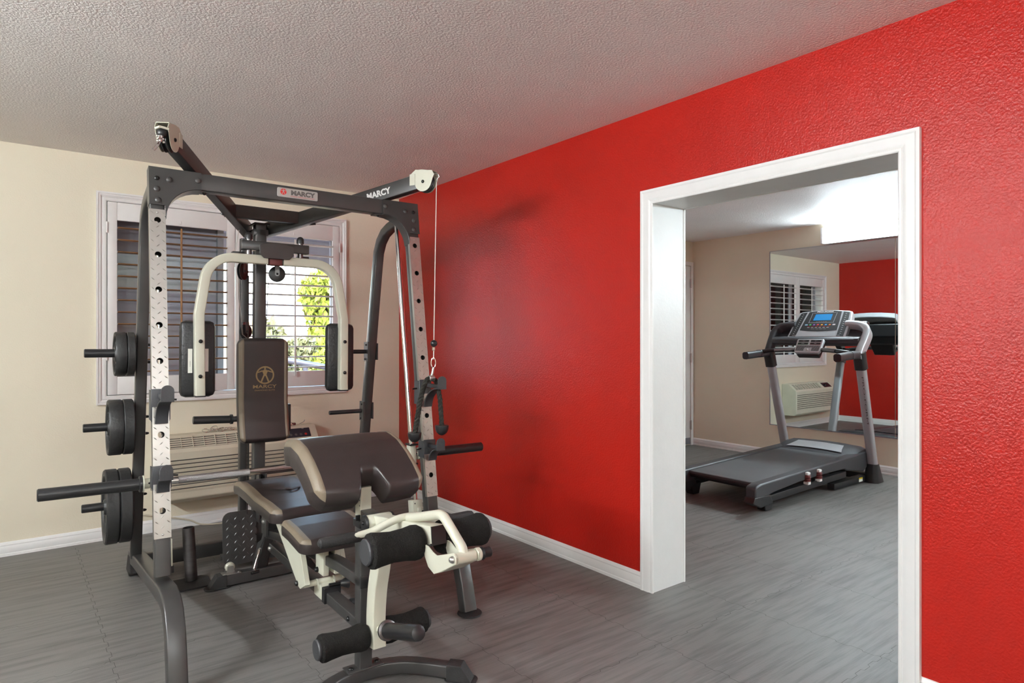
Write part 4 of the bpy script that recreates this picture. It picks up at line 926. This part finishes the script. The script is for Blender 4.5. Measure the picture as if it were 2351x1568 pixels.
k = MB(); [k.box((a_ - .012, .338, .302), (a_ + .012, .425, .452), Bn, r=.003) for a_ in (-.022, .026)]; k.bolt((-.034, .40, .315), (-1, 0, 0), .011, None, .014); k.box((-.10, .28, .448), (.10, .50, .455), Bn); k.build('seat_bracket', BN, ang=50)
k = MB(); k.box((-.09, .62, .470), (.09, 1.22, .484), D, r=.003); k.box((-.025, 1.12, .30), (.025, 1.16, .475), D, r=.003); k.box((-.04, 1.10, .28), (-.03, 1.18, .47), D).box((.03, 1.10, .28), (.04, 1.18, .47), D); k.bolt((-.04, 1.14, .345), (-1, 0, 0), .012, M['zinc'], .010); k.build('back_bracket', BN)
# pads
sp = pad([(0, .520, .462), (0, .40, .456), (0, .235, .436)], .160, .055, .045, .020, M['vinyl'], M['tan'], (-1, 0, 0), .120, 'seat_pad', BN)
bp2 = pad([(0, 1.268, .482), (0, 1.15, .497), (0, 1.02, .492), (0, .88, .480), (0, .74, .480), (0, .592, .474)], .165, .058, .050, .022, M['vinyl'], M['tan'], (-1, 0, 0), .118, 'back_pad', BN)
t = MB(); E_ = M['emboss']; logo(t, (.02, .965, .5445), (-1, 0, 0), (0, -1, .05), (0, 0, .0008), .062, E_, E_); put_text(t, 'MARCY', (.02, 1.058, .5475), (-1, 0, 0), (0, -1, .05), .030, E_, wid=.15); t.build('pad_logo', bp2, smooth=False)
# arm-curl pad on its post
k = MB(); k.sweep([(0, .028, .50), (0, .028, .725)], rrect(.044, .050, .004), X1, Bn)
for q in (.655, .675): k.box((-.0225, .008, q), (-.0219, .014, q + .006), M['bolt'])
k.box((-.10, .02, .770), (.10, .30, .777), D, Matrix.Rotation(math.radians(35), 3, 'X')) if False else None
k.build('curl_post', BN, ang=50)
k = MB(); k.box((-.031, -.010, .578), (.031, .052, .606), M['black'], r=.003); k.box((-.038, .005, .606), (.038, .012, .625), M['black']) ; k.build('post_collar', BN)
cpd = pad([(0, .315, .772), (0, .285, .785), (0, .215, .796), (0, .15, .782), (0, .09, .752), (0, .04, .718), (0, .005, .688), (0, -.012, .660)], .217, .098, .062, .032, M['vinyl'], M['tan'], (-1, 0, 0), .180, 'arm_curl_pad', BN, notch=(.050, .068))
k = MB(); k.box((-.11, .01, -.006), (.11, .14, .0), D); 
k = MB(); k.sweep([(0, .26, .795), (0, .19, .785), (0, .08, .722)], rrect(.12, .008, .002), X1, D); k.build('pad_plate', BN)
# lever arm, rollers, curl bar
k = MB(); k.sweep([(0, -.095, .618), (0, -.52, .676)], rrect(.050, .057, .004), X1, Bn); k.cyl((-.050, -.105, .624), (.045, -.105, .624), .027, Bn, 24); k.box((-.024, -.105, .60), (.024, .0, .645), D, r=.003); k.build('lever_arm', BN, ang=50)
for sg, uu in ((-1, -.050), (1, .045)):
    k = MB(); k.lathe((uu, -.105, .624), (sg, 0, 0), [(0, .029), (.006, .0285), (.009, .026)], M['black'], 28); k.bolt((uu + sg * .009, -.105, .626), (sg, 0, 0), .007); k.build('pivot_cap', BN)
k = MB(); k.box((-.0245, -.524, .648), (.0245, -.518, .704), M['black'], Matrix.Rotation(math.radians(-8), 3, 'X')); k.build('arm_plug', BN)
k = MB(); k.sweep([V(p) for p in smooth([(0, -.125, .62), (0, -.128, .50), (0, -.098, .385), (0, -.086, .27), (0, -.092, .176)], 4)], rrect(.050, .060, .005), X1, Bn); k.build('leg_lever', BN, ang=50)
def roller(c, sg, r, b_):
    L_ = .178; k = MB(); x0 = sg * .028
    prof = [(0, r * .55), (.004, r * .86), (.014, r * .99), (.03, r * 1.03), (.06, r * .95), (.10, r * .90), (.14, r * .95), (.16, r * 1.0), (.170, r * .96), (.176, r * .80), (L_, r * .55)]
    prof = [(t_, q * (.93 + .07 * abs(t_ / L_ - .45) * 2)) for t_, q in prof]
    k.lathe((x0, c[0], c[1]), (sg, 0, 0), prof, M['foam'], 28); k.build('foam_roller', BN)
    k = MB(); k.lathe((x0 + sg * L_, c[0], c[1]), (sg, 0, 0), [(-.006, r * .55), (0, r * .72), (.006, r * .74), (.010, r * .68)], M['charplas'], 28); k.build('roller_cap', BN)
for sg in (-1, 1):
    roller((-.463, .648), sg, .0535, 0); roller((-.075, .213), sg, .0475, 1)
k = MB(); k.cyl((-.20, -.463, .648), (.20, -.463, .648), .012, Bn, 16); k.cyl((-.034, -.463, .648), (.034, -.463, .648), .021, M['black'], 18); k; k.build('roller_axle', BN)
k = MB(); k.cyl((-.20, -.075, .213), (.20, -.075, .213), .012, Bn, 16); k.build('roller_axle', BN)
k = MB(); k.cyl((0, -.105, .240), (0, -.18, .262), .013, Bn, 18); dp = V((0, -.223, .072)).normalized(); p0 = V((0, -.178, .261)); k.lathe(p0, dp, [(-.006, .030), (-.004, .0345), (.004, .0345), (.006, .030)], M['steel'], 28); k.lathe(p0 + dp * .004, dp, [(0, .0245), (.006, .0262), (.222, .0262), (.230, .024), (.233, .018)], M['black'], 28); k.build('plate_post', BN)
k = MB(); cb = (-.281, .640); k.tube(smooth([(-.20, -.283, .6415), (-.12, -.292, .650), (-.04, -.318, .684), (.04, -.318, .684), (.12, -.292, .650), (.20, -.283, .6415)], 5), .0125, Bn, 16); pt = fillet([(0, -.318, .684), (0, -.385, .700), (0, -.545, .745), (0, -.655, .672), (0, -.666, .650)], [0, .05, .055, .03, 0], 7); k.tube(pt, .0148, Bn, 18); k.cyl((-.032, -.668, .648), (.034, -.668, .648), .0165, Bn, 20); k.build('curl_bar', BN)
for sg in (-1, 1):
    k = MB(); k.lathe((sg * .130, *cb), (sg, 0, 0), [(0, .0165), (.006, .0178), (.135, .0178), (.150, .015), (.156, .008)], M['rubber'], 20); k.build('hand_grip', BN)
k = MB(); pl_ = [(-.495, .652), (-.527, .650), (-.552, .640), (-.578, .636), (-.672, .668), (-.688, .660), (-.685, .640), (-.60, .594), (-.565, .578), (-.53, .590), (-.51, .615)]
for w_ in (-.041, .036): k.prism(pl_, (.005, 0, 0), (w_, 0, 0), (0, 1, 0), (0, 0, 1), Bn)
k.sweep([(0, -.672, .634), (0, -.60, .594), (0, -.565, .580)], rrect(.078, .004, .001, 1), X1, Bn); k.bolt((-.041, -.672, .650), (-1, 0, 0), .010, M['zinc'], .012); k.bolt((-.041, -.55, .66), (-1, 0, 0), .004); k.build('bar_cradle', BN, bevel=.001)
k = MB(); k.cyl((.041, -.668, .648), (.052, -.668, .648), .019, M['bone'], 20); k.lathe((.052, -.668, .648), (1, 0, 0), [(0, .018), (.008, .020), (.012, .015), (.034, .016), (.038, .013)], M['black'], 20); k.build('cradle_knob', BN)

# ------------------------------------------------------------------ wall air conditioners
def air_con(x0, x1, zt, zb, yf, label, m, right_panel):
    root = thing('air_conditioner', label, 'air conditioner', (x0, YB, zb)); mb = MB(Matrix.Translation((-x0, -YB, -zb)))
    ys = yf; sl = .10
    # cabinet: back box, sloped vented shoulder, louvred front
    prof = [(YB - .005, zb), (ys + .03, zb), (ys, zb + .03), (ys, zt - .10), (ys + .012, zt - .085), (YB - .115, zt - .008), (YB - .105, zt), (YB - .005, zt)]
    mb.prism(prof, (x1 - x0, 0, 0), (x0, 0, 0), (0, 1, 0), (0, 0, 1), m); mb.build('cabinet', root, bevel=.006)
    T_ = Matrix.Translation((-x0, -YB, -zb)); n_ = int((zt - .15 - zb - .05) / .0265); l = MB(T_)
    px0, px1 = x0 + .02, x1 - .02
    for k in range(n_):
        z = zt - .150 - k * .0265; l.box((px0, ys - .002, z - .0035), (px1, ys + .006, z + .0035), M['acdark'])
        l.prism([(ys - .001, z - .023), (ys - .006, z - .006), (ys - .001, z - .0035)], (px1 - px0, 0, 0), (px0, 0, 0), (0, 1, 0), (0, 0, 1), m)
    l.build('front_grille', root, smooth=False)
    # vent on the sloped shoulder
    a = V((0, ys + .012, zt - .085)); b_ = V((0, YB - .115, zt - .008)); t_ = b_ - a; n2 = V((0, -t_.z, t_.y)).normalized(); v = MB(T_)
    vx0, vx1 = (x0 + .02, x1 - .36) if right_panel else (x0 + .36, x1 - .02)
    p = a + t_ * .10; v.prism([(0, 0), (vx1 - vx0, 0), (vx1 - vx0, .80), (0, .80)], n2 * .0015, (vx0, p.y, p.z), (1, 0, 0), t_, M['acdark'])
    for k in range(6): q = a + t_ * (.12 + .155 * k); v.box((vx0, q.y - .002, q.z - .0), (vx1, q.y + .002, q.z + .008), m, None)
    nx = int((vx1 - vx0) / .067)
    for k in range(nx + 1):
        xx = vx0 + (vx1 - vx0) * k / nx; th = .003 if k % 2 == 0 else .0015; v.prism([(0, 0), (t_.length * .82, 0), (t_.length * .82, .012), (0, .010)], (th, 0, 0), (xx - th / 2, p.y, p.z), t_.normalized(), n2, m)
    v.build('top_vent', root, smooth=False)
    c = MB(T_); cx0, cx1 = (x1 - .32, x1 - .055) if right_panel else (x0 + .05, x0 + .26)
    q = a + t_ * .12; c.prism([(0, 0), (cx1 - cx0, 0), (cx1 - cx0, .74), (0, .74)], n2 * .003, (cx0, q.y, q.z), (1, 0, 0), t_, M['panel'])
    if right_panel:
        u_ = t_.normalized(); o_ = V((cx0, q.y, q.z)) + n2 * .0035
        for k in range(6): c.lathe(o_ + V((.050 + .036 * k, 0, 0)) + u_ * .022, n2, [(0, .0095), (.0008, .009)], M['redink'] if k == 5 else M['greyink'], 14)
        c.prism(rrect(.055, .030, .003), n2 * .0006, o_ + V((.07, 0, 0)) + u_ * .058, (1, 0, 0), u_, M['greyink'])
        put_text(c, 'LG', o_ + V((.215, 0, 0)) + u_ * .070 + n2 * .001, (1, 0, 0), u_, .012, M['whiteink'])
    else:
        c.lathe(V(((cx0 + cx1) / 2 + .03, q.y, q.z)) + t_ * .35, n2, [(0, .022), (.012, .020), (.016, .016)], M['black'], 18)
    c.build('control_panel', root)
    return root
air_con(.792, 1.795, .636, .205, 4.628, 'ivory louvred air conditioner under the main window, behind the rack machine', M['ac'], True)
air_con(3.38, 4.46, .640, .205, 4.60, 'pale ivory air conditioner under the second-room window, seen in the wall mirror', M['ac2'], False)
ch = MB()
rn = random.Random(4)
def ringlet(mb, c, r, nrm, th, m):
    nrm = V(nrm).normalized(); a = nrm.orthogonal().normalized(); b_ = nrm.cross(a); mb.tube([V(c) + (a * math.cos(q) * r * 1.5 + b_ * math.sin(q) * r) for q in [2 * PI * k / 18 for k in range(18)]], th, m, 7, closed=True)
for k in range(9): ringlet(ch, (1.075 + .021 * k + rn.uniform(-.006, .006), 4.765 + rn.uniform(-.025, .025), .6365 + .010 + rn.uniform(0, .008)), .012 + rn.uniform(0, .005), (rn.uniform(-.5, .5), rn.uniform(-.5, .5), 1), .0022, M['chrome'])
for k in range(3): ringlet(ch, (1.05 + .05 * k, 4.755, .648 + .012 * (k % 2)), .021, (rn.uniform(-.3, .3), -.4, 1), .0026, M['chrome'])
tag(ch.build('metal_chain'), 'small heap of bright chain links and snap hooks on the ivory air conditioner', 'chain')
sc_ = MB(); ringlet(sc_, (1.625, 4.765, .645), .022, (0, -.2, 1), .0035, M['chrome']); sc_.box((1.640, 4.752, .637), (1.665, 4.772, .652), M['maroon'], r=.003); sc_.tube([(1.70, 4.775, .640), (1.735, 4.785, .652), (1.745, 4.79, .664)], .003, M['zinc'], 8); tag(sc_.build('spring_clip'), 'single chrome spring clip on the ivory air conditioner, above its control panel', 'clip')
k = MB(); k.tube(smooth([(.60, 4.795, .15), (.80, 4.797, .095), (.95, 4.79, .050), (1.04, 4.77, .009), (1.25, 4.72, .006), (1.60, 4.74, .006), (1.76, 4.795, .05), (1.77, 4.80, .20)], 6), .0055, M['ac'], 8); tag(k.build('power_cord'), 'pale power cord drooping along the skirting under the ivory air conditioner', 'cord')

# ------------------------------------------------------------------ treadmill (x towards the mirror, y across)
TY = 2.97
TM = thing('treadmill', 'black and silver treadmill in the second room, facing the wall mirror', 'treadmill', (5.2, TY, 0)); TT = Matrix.Translation((-5.2, 0, 0))
def TB(): return MB(TT)
C1 = M['charplas']; SV = M['silver']
b = TB(); pr = [(4.34, .206), (5.72, .252), (5.72, .225), (4.37, .178), (4.345, .185)]
b.prism(pr, (0, .576, 0), (0, -.288, 0), (1, 0, 0), (0, 0, 1), M['belt']); b.build('running_belt', TM, bevel=.006)
b = TB(); b.cyl((4.375, -.285, .178), (4.375, .285, .178), .030, M['black'], 20); b.build('rear_roller', TM)
for sg in (-1, 1):
    k = TB(); y0, y1 = sg * .289, sg * .372; rail = [(4.245, .205), (4.30, .2165), (5.72, .263), (5.99, .272), (6.02, .25), (6.01, .15), (5.93, .105), (5.62, .150), (5.575, .168), (5.2, .170), (4.83, .160), (4.50, .135), (4.36, .118), (4.25, .098), (4.228, .12), (4.228, .19)]
    k.prism(rail, (0, y1 - y0, 0), (0, y0, 0), (1, 0, 0), (0, 0, 1), C1); k.build('side_rail', TM, bevel=.010)
    k = TB(); k.prism([(4.20, .085), (4.22, .13), (4.42, .125), (4.46, .06), (4.30, .045)], (0, (y1 - y0) * 1.02, 0), (0, y0, 0), (1, 0, 0), (0, 0, 1), M['black']); k.prism([(4.36, .075), (4.50, .10), (4.47, .004), (4.39, .004)], (0, -sg * .07, 0), (0, sg * .355, 0), (1, 0, 0), (0, 0, 1), M['black']); k.build('rear_foot', TM, bevel=.006)
    k = TB(); k.sweep([(4.32, sg * .345, .090), (5.60, sg * .345, .122)], rrect(.05, .050, .004), (0, 1, 0), M['black']); k.build('lift_frame', TM)
    k = TB(); k.box((5.42, sg * .33 - .03, .012), (6.06, sg * .33 + .03, .062), M['black'], r=.004); k.build('base_tube', TM)
    if sg == -1:
        k = TB(); k.box((5.86, -.3605, .018), (5.93, -.3602, .054), M['paper']).box((5.86, -.3609, .041), (5.93, -.3603, .054), mat('yellow_warning_ink', (.75, .58, .03), .5)); k.build('warning_label', TM, smooth=False)
    for xx in (4.945, 5.125):
        k = TB(); 
        for q in range(4): k.lathe((xx, sg * .375, .150 + q * .0135), (0, 0, 1), [(0, .020), (.0065, .029), (.013, .020)], M['maroon'], 18)
        k.box((xx - .024, sg * .375 - .02, .203), (xx + .020, sg * .375 + .02, .226), M['white'], r=.008).box((xx - .020, sg * .375 - .022, .128), (xx + .020, sg * .375 + .022, .150), M['white'], r=.006); k.build('cushion', TM)
    # upright, boot and upper sleeve
    k = TB(); k.sweep([(6.045, sg * .402, .10), (5.772, sg * .416, 1.03)], rrect(.082, .060, .026, 5), (0, 1, 0), M['greymet'], True); uo = k.build('upright', TM, ang=60)
    if sg == -1:
        t = TB(); A = V((5.985, -.405, .30)); Bv = V((5.772, -.416, 1.03)); up_ = (Bv - A).normalized(); cc = A.lerp(Bv, .62); side_ = V((0, -1, 0)); back = up_.cross(side_)
        nrm = V((-1, 0, 0)) - up_ * up_.x * -1; nrm = (V((-1, 0, 0)) - up_ * V((-1, 0, 0)).dot(up_)).normalized()
        A2 = V((6.045, -.402, .10)); tpos = lambda z: A2.lerp(Bv, (z - .10) / .93)
        put_text(t, 'PRO-FORM', tpos(.745) + nrm * .0305 + side_ * .016, -up_, side_ * 1, .023, M['greyink'], wid=.43); t.build('lettering', uo, smooth=False)
    k = TB(); vs = []; lo = [(x, y) for x, y in rrect(.175, .125, .04, 4)]; hi = [(x, y) for x, y in rrect(.085, .095, .03, 4)]; n_ = len(lo)
    vs = [V((6.065 + x, sg * .395 + y, .002)) for x, y in lo] + [V((6.024 + x, sg * .403 + y, .165)) for x, y in hi]
    k.add(vs, [list(range(n_))[::-1], list(range(n_, 2 * n_))] + [(i, (i + 1) % n_, (i + 1) % n_ + n_, i + n_) for i in range(n_)], M['black']); k.build('base_boot', TM)
    # sleeve + side arm: from the upright up into the console wing
    k = TB(); k.sweep([(5.780, sg * .416, 1.01), (5.760, sg * .416, 1.075), (5.735, sg * .418, 1.155)], rrect(.094, .080, .024, 4), (0, 1, 0), M['black']); k.build('upright_sleeve', TM, ang=60)
    k = TB(); arm = smooth([(5.690, sg * .420, 1.125), (5.735, sg * .422, 1.190), (5.80, sg * .430, 1.275), (5.850, sg * .428, 1.345), (5.868, sg * .395, 1.390), (5.880, sg * .330, 1.412), (5.885, sg * .235, 1.420)], 5)
    def strip(path, w0, w1, m, mb, off=V()):
        n_ = len(path)
        for i in range(n_ - 1): pass
    R_ = []
    for i, p in enumerate(arm):
        t_ = (arm[min(i + 1, len(arm) - 1)] - arm[max(i - 1, 0)]).normalized(); f_ = i / (len(arm) - 1)
        fw = V((.66, 0, -.75)); inn = t_.cross(V((1, 0, 0))).normalized() if abs(t_.x) < .9 else V((0, 1, 0))
        R_.append((p, t_))
    k2 = [(p, rrect(.066, .105, .026, 4)) for p in arm]
    # console wing as a swept rounded bar whose long side lies along the panel slope
    vsw = []; pr_ = rrect(.060, .110, .024, 4); m_ = len(pr_); slope = V((-.62, 0, -.78))
    for i, (p, t_) in enumerate(R_):
        f_ = i / (len(R_) - 1); dpt_ = (.078 + .022 * math.sin(f_ * PI)); d1_ = V((.64, 0, -.77)); d1_ = (d1_ - t_ * d1_.dot(t_)).normalized() if f_ > .0 else d1_; d2_ = t_.cross(d1_).normalized()
        for a_, b_ in pr_: vsw.append(p + d2_ * a_ * (1.0 if f_ < .7 else .8) + d1_ * (b_ * dpt_ / .110 + .030))
    fsw = [(i * m_ + q, i * m_ + (q + 1) % m_, (i + 1) * m_ + (q + 1) % m_, (i + 1) * m_ + q) for i in range(len(R_) - 1) for q in range(m_)] + [list(range(m_))[::-1], [(len(R_) - 1) * m_ + q for q in range(m_)]]
    k.add(vsw, fsw, SV if sg == -1 else C1); k.build('console_wing', TM, ang=60)
    # rear facing grip
    k = TB(); k.sweep([(5.70, sg * .418, 1.130), (5.60, sg * .418, 1.132), (5.345, sg * .418, 1.115)], rrect(.062, .066, .020, 4), (0, 1, 0), M['black'], True); k.sweep([(5.60, sg * .418, 1.132), (5.56, sg * .418, 1.130)], rrect(.067, .071, .022, 4), (0, 1, 0), C1); k.build('hand_grip', TM, ang=60)
    k = TB(); k.tube([(5.60, sg * .395, 1.150), (5.60, sg * .31, 1.164), (5.64, sg * .21, 1.170), (5.70, sg * .09, 1.172)], [.021, .018, .018, .018], M['black'], 14); k.build('pulse_bar', TM)
    k = TB(); k.tube([(5.602, sg * .285, 1.166), (5.64, sg * .21, 1.1705), (5.69, sg * .115, 1.1725)], .0195, M['steel'], 14); k.build('pulse_contact', TM)
# motor hood
h = TB(); n_ = 12; vs = []; sec = [(5.70, .225, .238), (5.74, .248, .25), (5.82, .275, .29), (5.90, .297, .30), (5.985, .310, .305), (6.06, .300, .30), (6.10, .25, .30), (6.10, .16, .30)]
for x, z, hw in sec:
    for q in range(n_ + 1): f_ = -1 + 2 * q / n_; vs.append(V((x + .035 * (1 - f_ * f_) * (1 if x < 6 else 0) - .02, f_ * .355, z + .012 * (1 - f_ * f_) - (.018 if abs(f_) > .99 else 0))))
fs = [(i * (n_ + 1) + q, i * (n_ + 1) + q + 1, (i + 1) * (n_ + 1) + q + 1, (i + 1) * (n_ + 1) + q) for i in range(len(sec) - 1) for q in range(n_)]
o_ = len(vs); vs += [V((v.x, v.y, .15)) for v in vs]
W_ = n_ + 1; rim = [q for q in range(W_)] + [i * W_ + n_ for i in range(1, len(sec))] + [(len(sec) - 1) * W_ + q for q in range(n_ - 1, -1, -1)] + [i * W_ for i in range(len(sec) - 2, 0, -1)]
fs += [(rim[i], rim[(i + 1) % len(rim)], o_ + rim[(i + 1) % len(rim)], o_ + rim[i]) for i in range(len(rim))]
fs += [tuple(o_ + q for q in f_[::-1]) for f_ in fs[:(len(sec) - 1) * n_]]
h.add(vs, fs, C1); ho = h.build('motor_hood', TM, ang=30)
k = TB(); vs = []; 
for i, (x, z) in enumerate(((5.765, .2735), (5.82, .2905), (5.90, .3125))):
    for q in range(9): f_ = -1 + q / 4; w_ = .255 + .03 * 0 - .022 * i; vs.append(V((x + .035 * (1 - (f_ * w_ / .355) ** 2) - .02, f_ * w_, z + .012 * (1 - (f_ * w_ / .355) ** 2) - .006)))
k.add(vs, [(i * 9 + q, i * 9 + q + 1, i * 9 + q + 10, i * 9 + q + 9) for i in range(2) for q in range(8)], SV)
put_text(k, 'PRO-FORM', (5.858, 0, .318), (0, -1, 0), (.96, 0, .27), .035, M['greymet'], wid=.24); k.build('hood_panel', ho, smooth=False)
k = TB(); k.box((5.99, -.40, .02), (6.08, .40, .075), M['black'], r=.006); k.build('base_crossbar', TM)
# console head: tilted slab between the wings
CO = V((5.800, 0, 1.290)); cu_ = V((.200, 0, .236)).normalized(); cn = V((-cu_.z, 0, cu_.x)); ca = V((0, -1, 0)); HL = .312
def cpt(a, u, d=0): return CO + ca * a + cu_ * u + cn * d
k = TB(); prof_t = [(-.268, 0), (-.262, .20), (-.246, HL - .012), (-.215, HL), (-.10, HL + .012), (0, HL + .015), (.10, HL + .012), (.215, HL), (.246, HL - .012), (.262, .20), (.268, 0)]
k.prism([(a, u) for a, u in prof_t], -cn * .070, cpt(0, 0, 0), ca, cu_, SV); ko = k.build('console', TM, bevel=.008)
def face(name, pts, d, m, parent=ko, th=.0018):
    q = TB(); q.prism(pts, cn * th, cpt(0, 0, d), ca, cu_, m); return q.build(name, parent, smooth=False)
face('control_face', [(-.172, .078), (-.163, .20), (-.150, HL - .008), (-.06, HL + .004), (0, HL + .006), (.06, HL + .004), (.150, HL - .008), (.163, .20), (.172, .078), (.09, .068), (0, .064), (-.09, .068)], .0003, M['black'])
for sg in (-1, 1): face('key_column', [(sg * .190, .004), (sg * .250, .004), (sg * .243, .16), (sg * .226, HL - .022), (sg * .170, HL - .012), (sg * .180, .16)][::sg], .0003, M['black'])
face('lower_tray', [(-.165, .004), (.165, .004), (.160, .06), (0, .052), (-.160, .06)], .0005, M['silver'])
fr_ = TB()
for a0, u0, a1, u1 in ((-.118, .168, .118, .171), (-.105, .288, .105, .291), (-.1135, .168, -.1135, .291), (.1135, .168, .1135, .291)):
    dx = .0015 if a0 == a1 else 0; fr_.prism([(a0 - dx, u0), (a1 + dx, u0), (a1 + dx, u1), (a0 - dx, u1)], cn * .0004, cpt(0, 0, .0022), ca, cu_, M['silver'])
fr_.build('screen_bezel', ko, smooth=False)
sq = TB(); sq.prism([(-.082, .196), (.082, .196), (.078, .272), (-.078, .272)], cn * .0012, cpt(0, 0, .0022), ca, cu_, mat('lit_blue_display', (.01, .10, .25), .15, emis=((.005, .16, .36), .55))); sq.build('display', ko, smooth=False)
tx = TB(); put_text(tx, 'PRO-FORM', cpt(0, .303, .0024), ca, cu_, .019, M['whiteink'], wid=.15, bold=.0006)
put_text(tx, 'calories   distance   time   incline   speed', cpt(0, .178, .0024), ca, cu_, .006, M['whiteink'])
put_text(tx, 'performance   endurance   weight loss   intensity', cpt(0, .092, .0024), ca, cu_, .007, M['whiteink'])
for r_ in range(2):
    for q in range(6): tx.prism([(-.110 + q * .036, .108), (-.088 + q * .036, .108), (-.088 + q * .036, .1115), (-.110 + q * .036, .1115)], cn * .0003, cpt(0, r_ * .014, .0022), ca, cu_, M['whiteink'] if r_ == 0 else M['redink'])
for sg in (-1, 1):
    for q in range(11): 
        uu = .035 + q * .0235; aa = sg * (.219 - .022 * (uu / HL)); tx.prism([(aa - .006, uu), (aa + .006, uu), (aa + .006, uu + .003), (aa - .006, uu + .003)], cn * .0003, cpt(0, 0, .0022), ca, cu_, M['whiteink'])
    put_text(tx, 'SPEED' if sg > 0 else 'INCLINE', cpt(sg * .207, .016, .0024), ca, cu_, .009, M['whiteink'])
tx.build('lettering', ko, smooth=False)
cols = [(.25, .45, .6), (.05, .45, .08), (.22, .10, .45), (.65, .03, .05), (.75, .42, .04), (.05, .35, .75), (.75, .20, .03), (.8, .8, .8)]
for q, c in enumerate(cols):
    bq = TB(); w_ = .009 if 0 < q < 7 else .013; bq.prism(rrect(2 * w_, .014, .004, 2), cn * .0025, cpt(-.128 + q * .0366, .142, .0018), ca, cu_, mat('button_colour_%d' % q, c, .4)); bq.build('button', ko, bevel=.0008)
# accessory tray below the head, with side cup wells
tr_ = TB(); tp_ = [(5.755, 1.268), (5.775, 1.285), (5.86, 1.30), (5.93, 1.36), (5.96, 1.34), (5.90, 1.24), (5.80, 1.205), (5.76, 1.225)]
tr_.prism(tp_, (0, .80, 0), (0, -.40, 0), (1, 0, 0), (0, 0, 1), C1); tr_.build('accessory_tray', TM, bevel=.008)
tr_ = TB(); tr_.prism([(5.83, 1.30), (5.99, 1.49), (6.05, 1.46), (6.02, 1.28), (5.93, 1.215), (5.88, 1.23)], (0, .80, 0), (0, -.40, 0), (1, 0, 0), (0, 0, 1), M['black']); tr_.prism([(5.83, 1.30), (5.99, 1.49), (6.05, 1.46), (6.02, 1.28), (5.93, 1.215), (5.88, 1.23)], (0, .05, 0), (0, .35, 0), (1, 0, 0), (0, 0, 1), M['black']) if False else None
bk = TB(); bk.prism([(5.86, 1.29), (5.93, 1.385), (5.975, 1.43), (6.03, 1.42), (6.03, 1.29), (5.94, 1.215)], (0, .76, 0), (0, -.38, 0), (1, 0, 0), (0, 0, 1), M['black']); bk.build('console_back', TM, bevel=.012)
tl_ = TB(); tl_.prism([(-.36, 0), (.36, 0), (.34, .018), (-.34, .018)], V((0, 0, .004)), (5.765, 0, 1.282), (0, -1, 0), V((1, 0, .2)), SV) if False else tl_.sweep([(5.768, .36, 1.262), (5.762, 0, 1.258), (5.768, -.36, 1.262)], rrect(.018, .03, .006), (0, 0, 1), C1); tl_.build('tray_lip', TM)
# centre key pod
PO = V((5.640, 0, 1.148)); pu_ = V((.085, 0, .122)).normalized(); pn = V((-pu_.z, 0, pu_.x))
def ppt(a, u, d=0): return PO + ca * a + pu_ * u + pn * d
k = TB(); k.prism([(-.108, 0), (.108, 0), (.118, .02), (.124, .138), (.116, .150), (-.116, .150), (-.124, .138), (-.118, .02)], -pn * .03, ppt(0, 0), ca, pu_, SV); po_ = k.build('key_pod', TM, bevel=.006)
k = TB(); k.prism([(-.10, -.01), (.10, -.01), (.112, .145), (-.112, .145)], -pn * .055, ppt(0, 0, -.025), ca, pu_, M['black']); k.build('pod_shell', po_, bevel=.01)
for i, (a, u, c) in enumerate(((-.057, .125, None), (.057, .125, None), (-.057, .096, (.03, .12, .05)), (.057, .096, (.16, .02, .02)))):
    q = TB(); q.prism(rrect(.096, .021, .003, 2), pn * .0022, ppt(a, u), ca, pu_, M['black'] if c is None else mat('pod_key_%d' % i, c, .4)); q.prism(rrect(.090, .017, .003, 2), pn * .001, ppt(a, u, .002), ca, pu_, M['black'])
    put_text(q, ('v  incline  ^', '-  speed  +', 'START', 'STOP')[i], ppt(a, u, .0034), ca, pu_, .009, M['whiteink']); q.build('pod_button', po_, smooth=False)
q = TB()
for i in range(22):
    a = -.102 + i * .0097
    if abs(a) > .034: q.prism([(a - .0026, .018), (a + .0026, .018), (a + .0026, .075), (a - .0026, .075)], pn * .0012, ppt(0, 0, .0002), ca, pu_, M['black'])
    else: q.prism([(a - .0026, .055), (a + .0026, .055), (a + .0026, .075), (a - .0026, .075)], pn * .0012, ppt(0, 0, .0002), ca, pu_, M['black'])
q.build('speaker_slots', po_, smooth=False)
q = TB(); q.prism(rrect(.064, .034, .006, 3), pn * .003, ppt(0, .028), ca, pu_, SV); q.lathe(ppt(0, .028, .003), pn, [(0, .012), (.004, .011), (.006, .006)], M['zinc'], 20); q.build('key_slot', po_, bevel=.001)
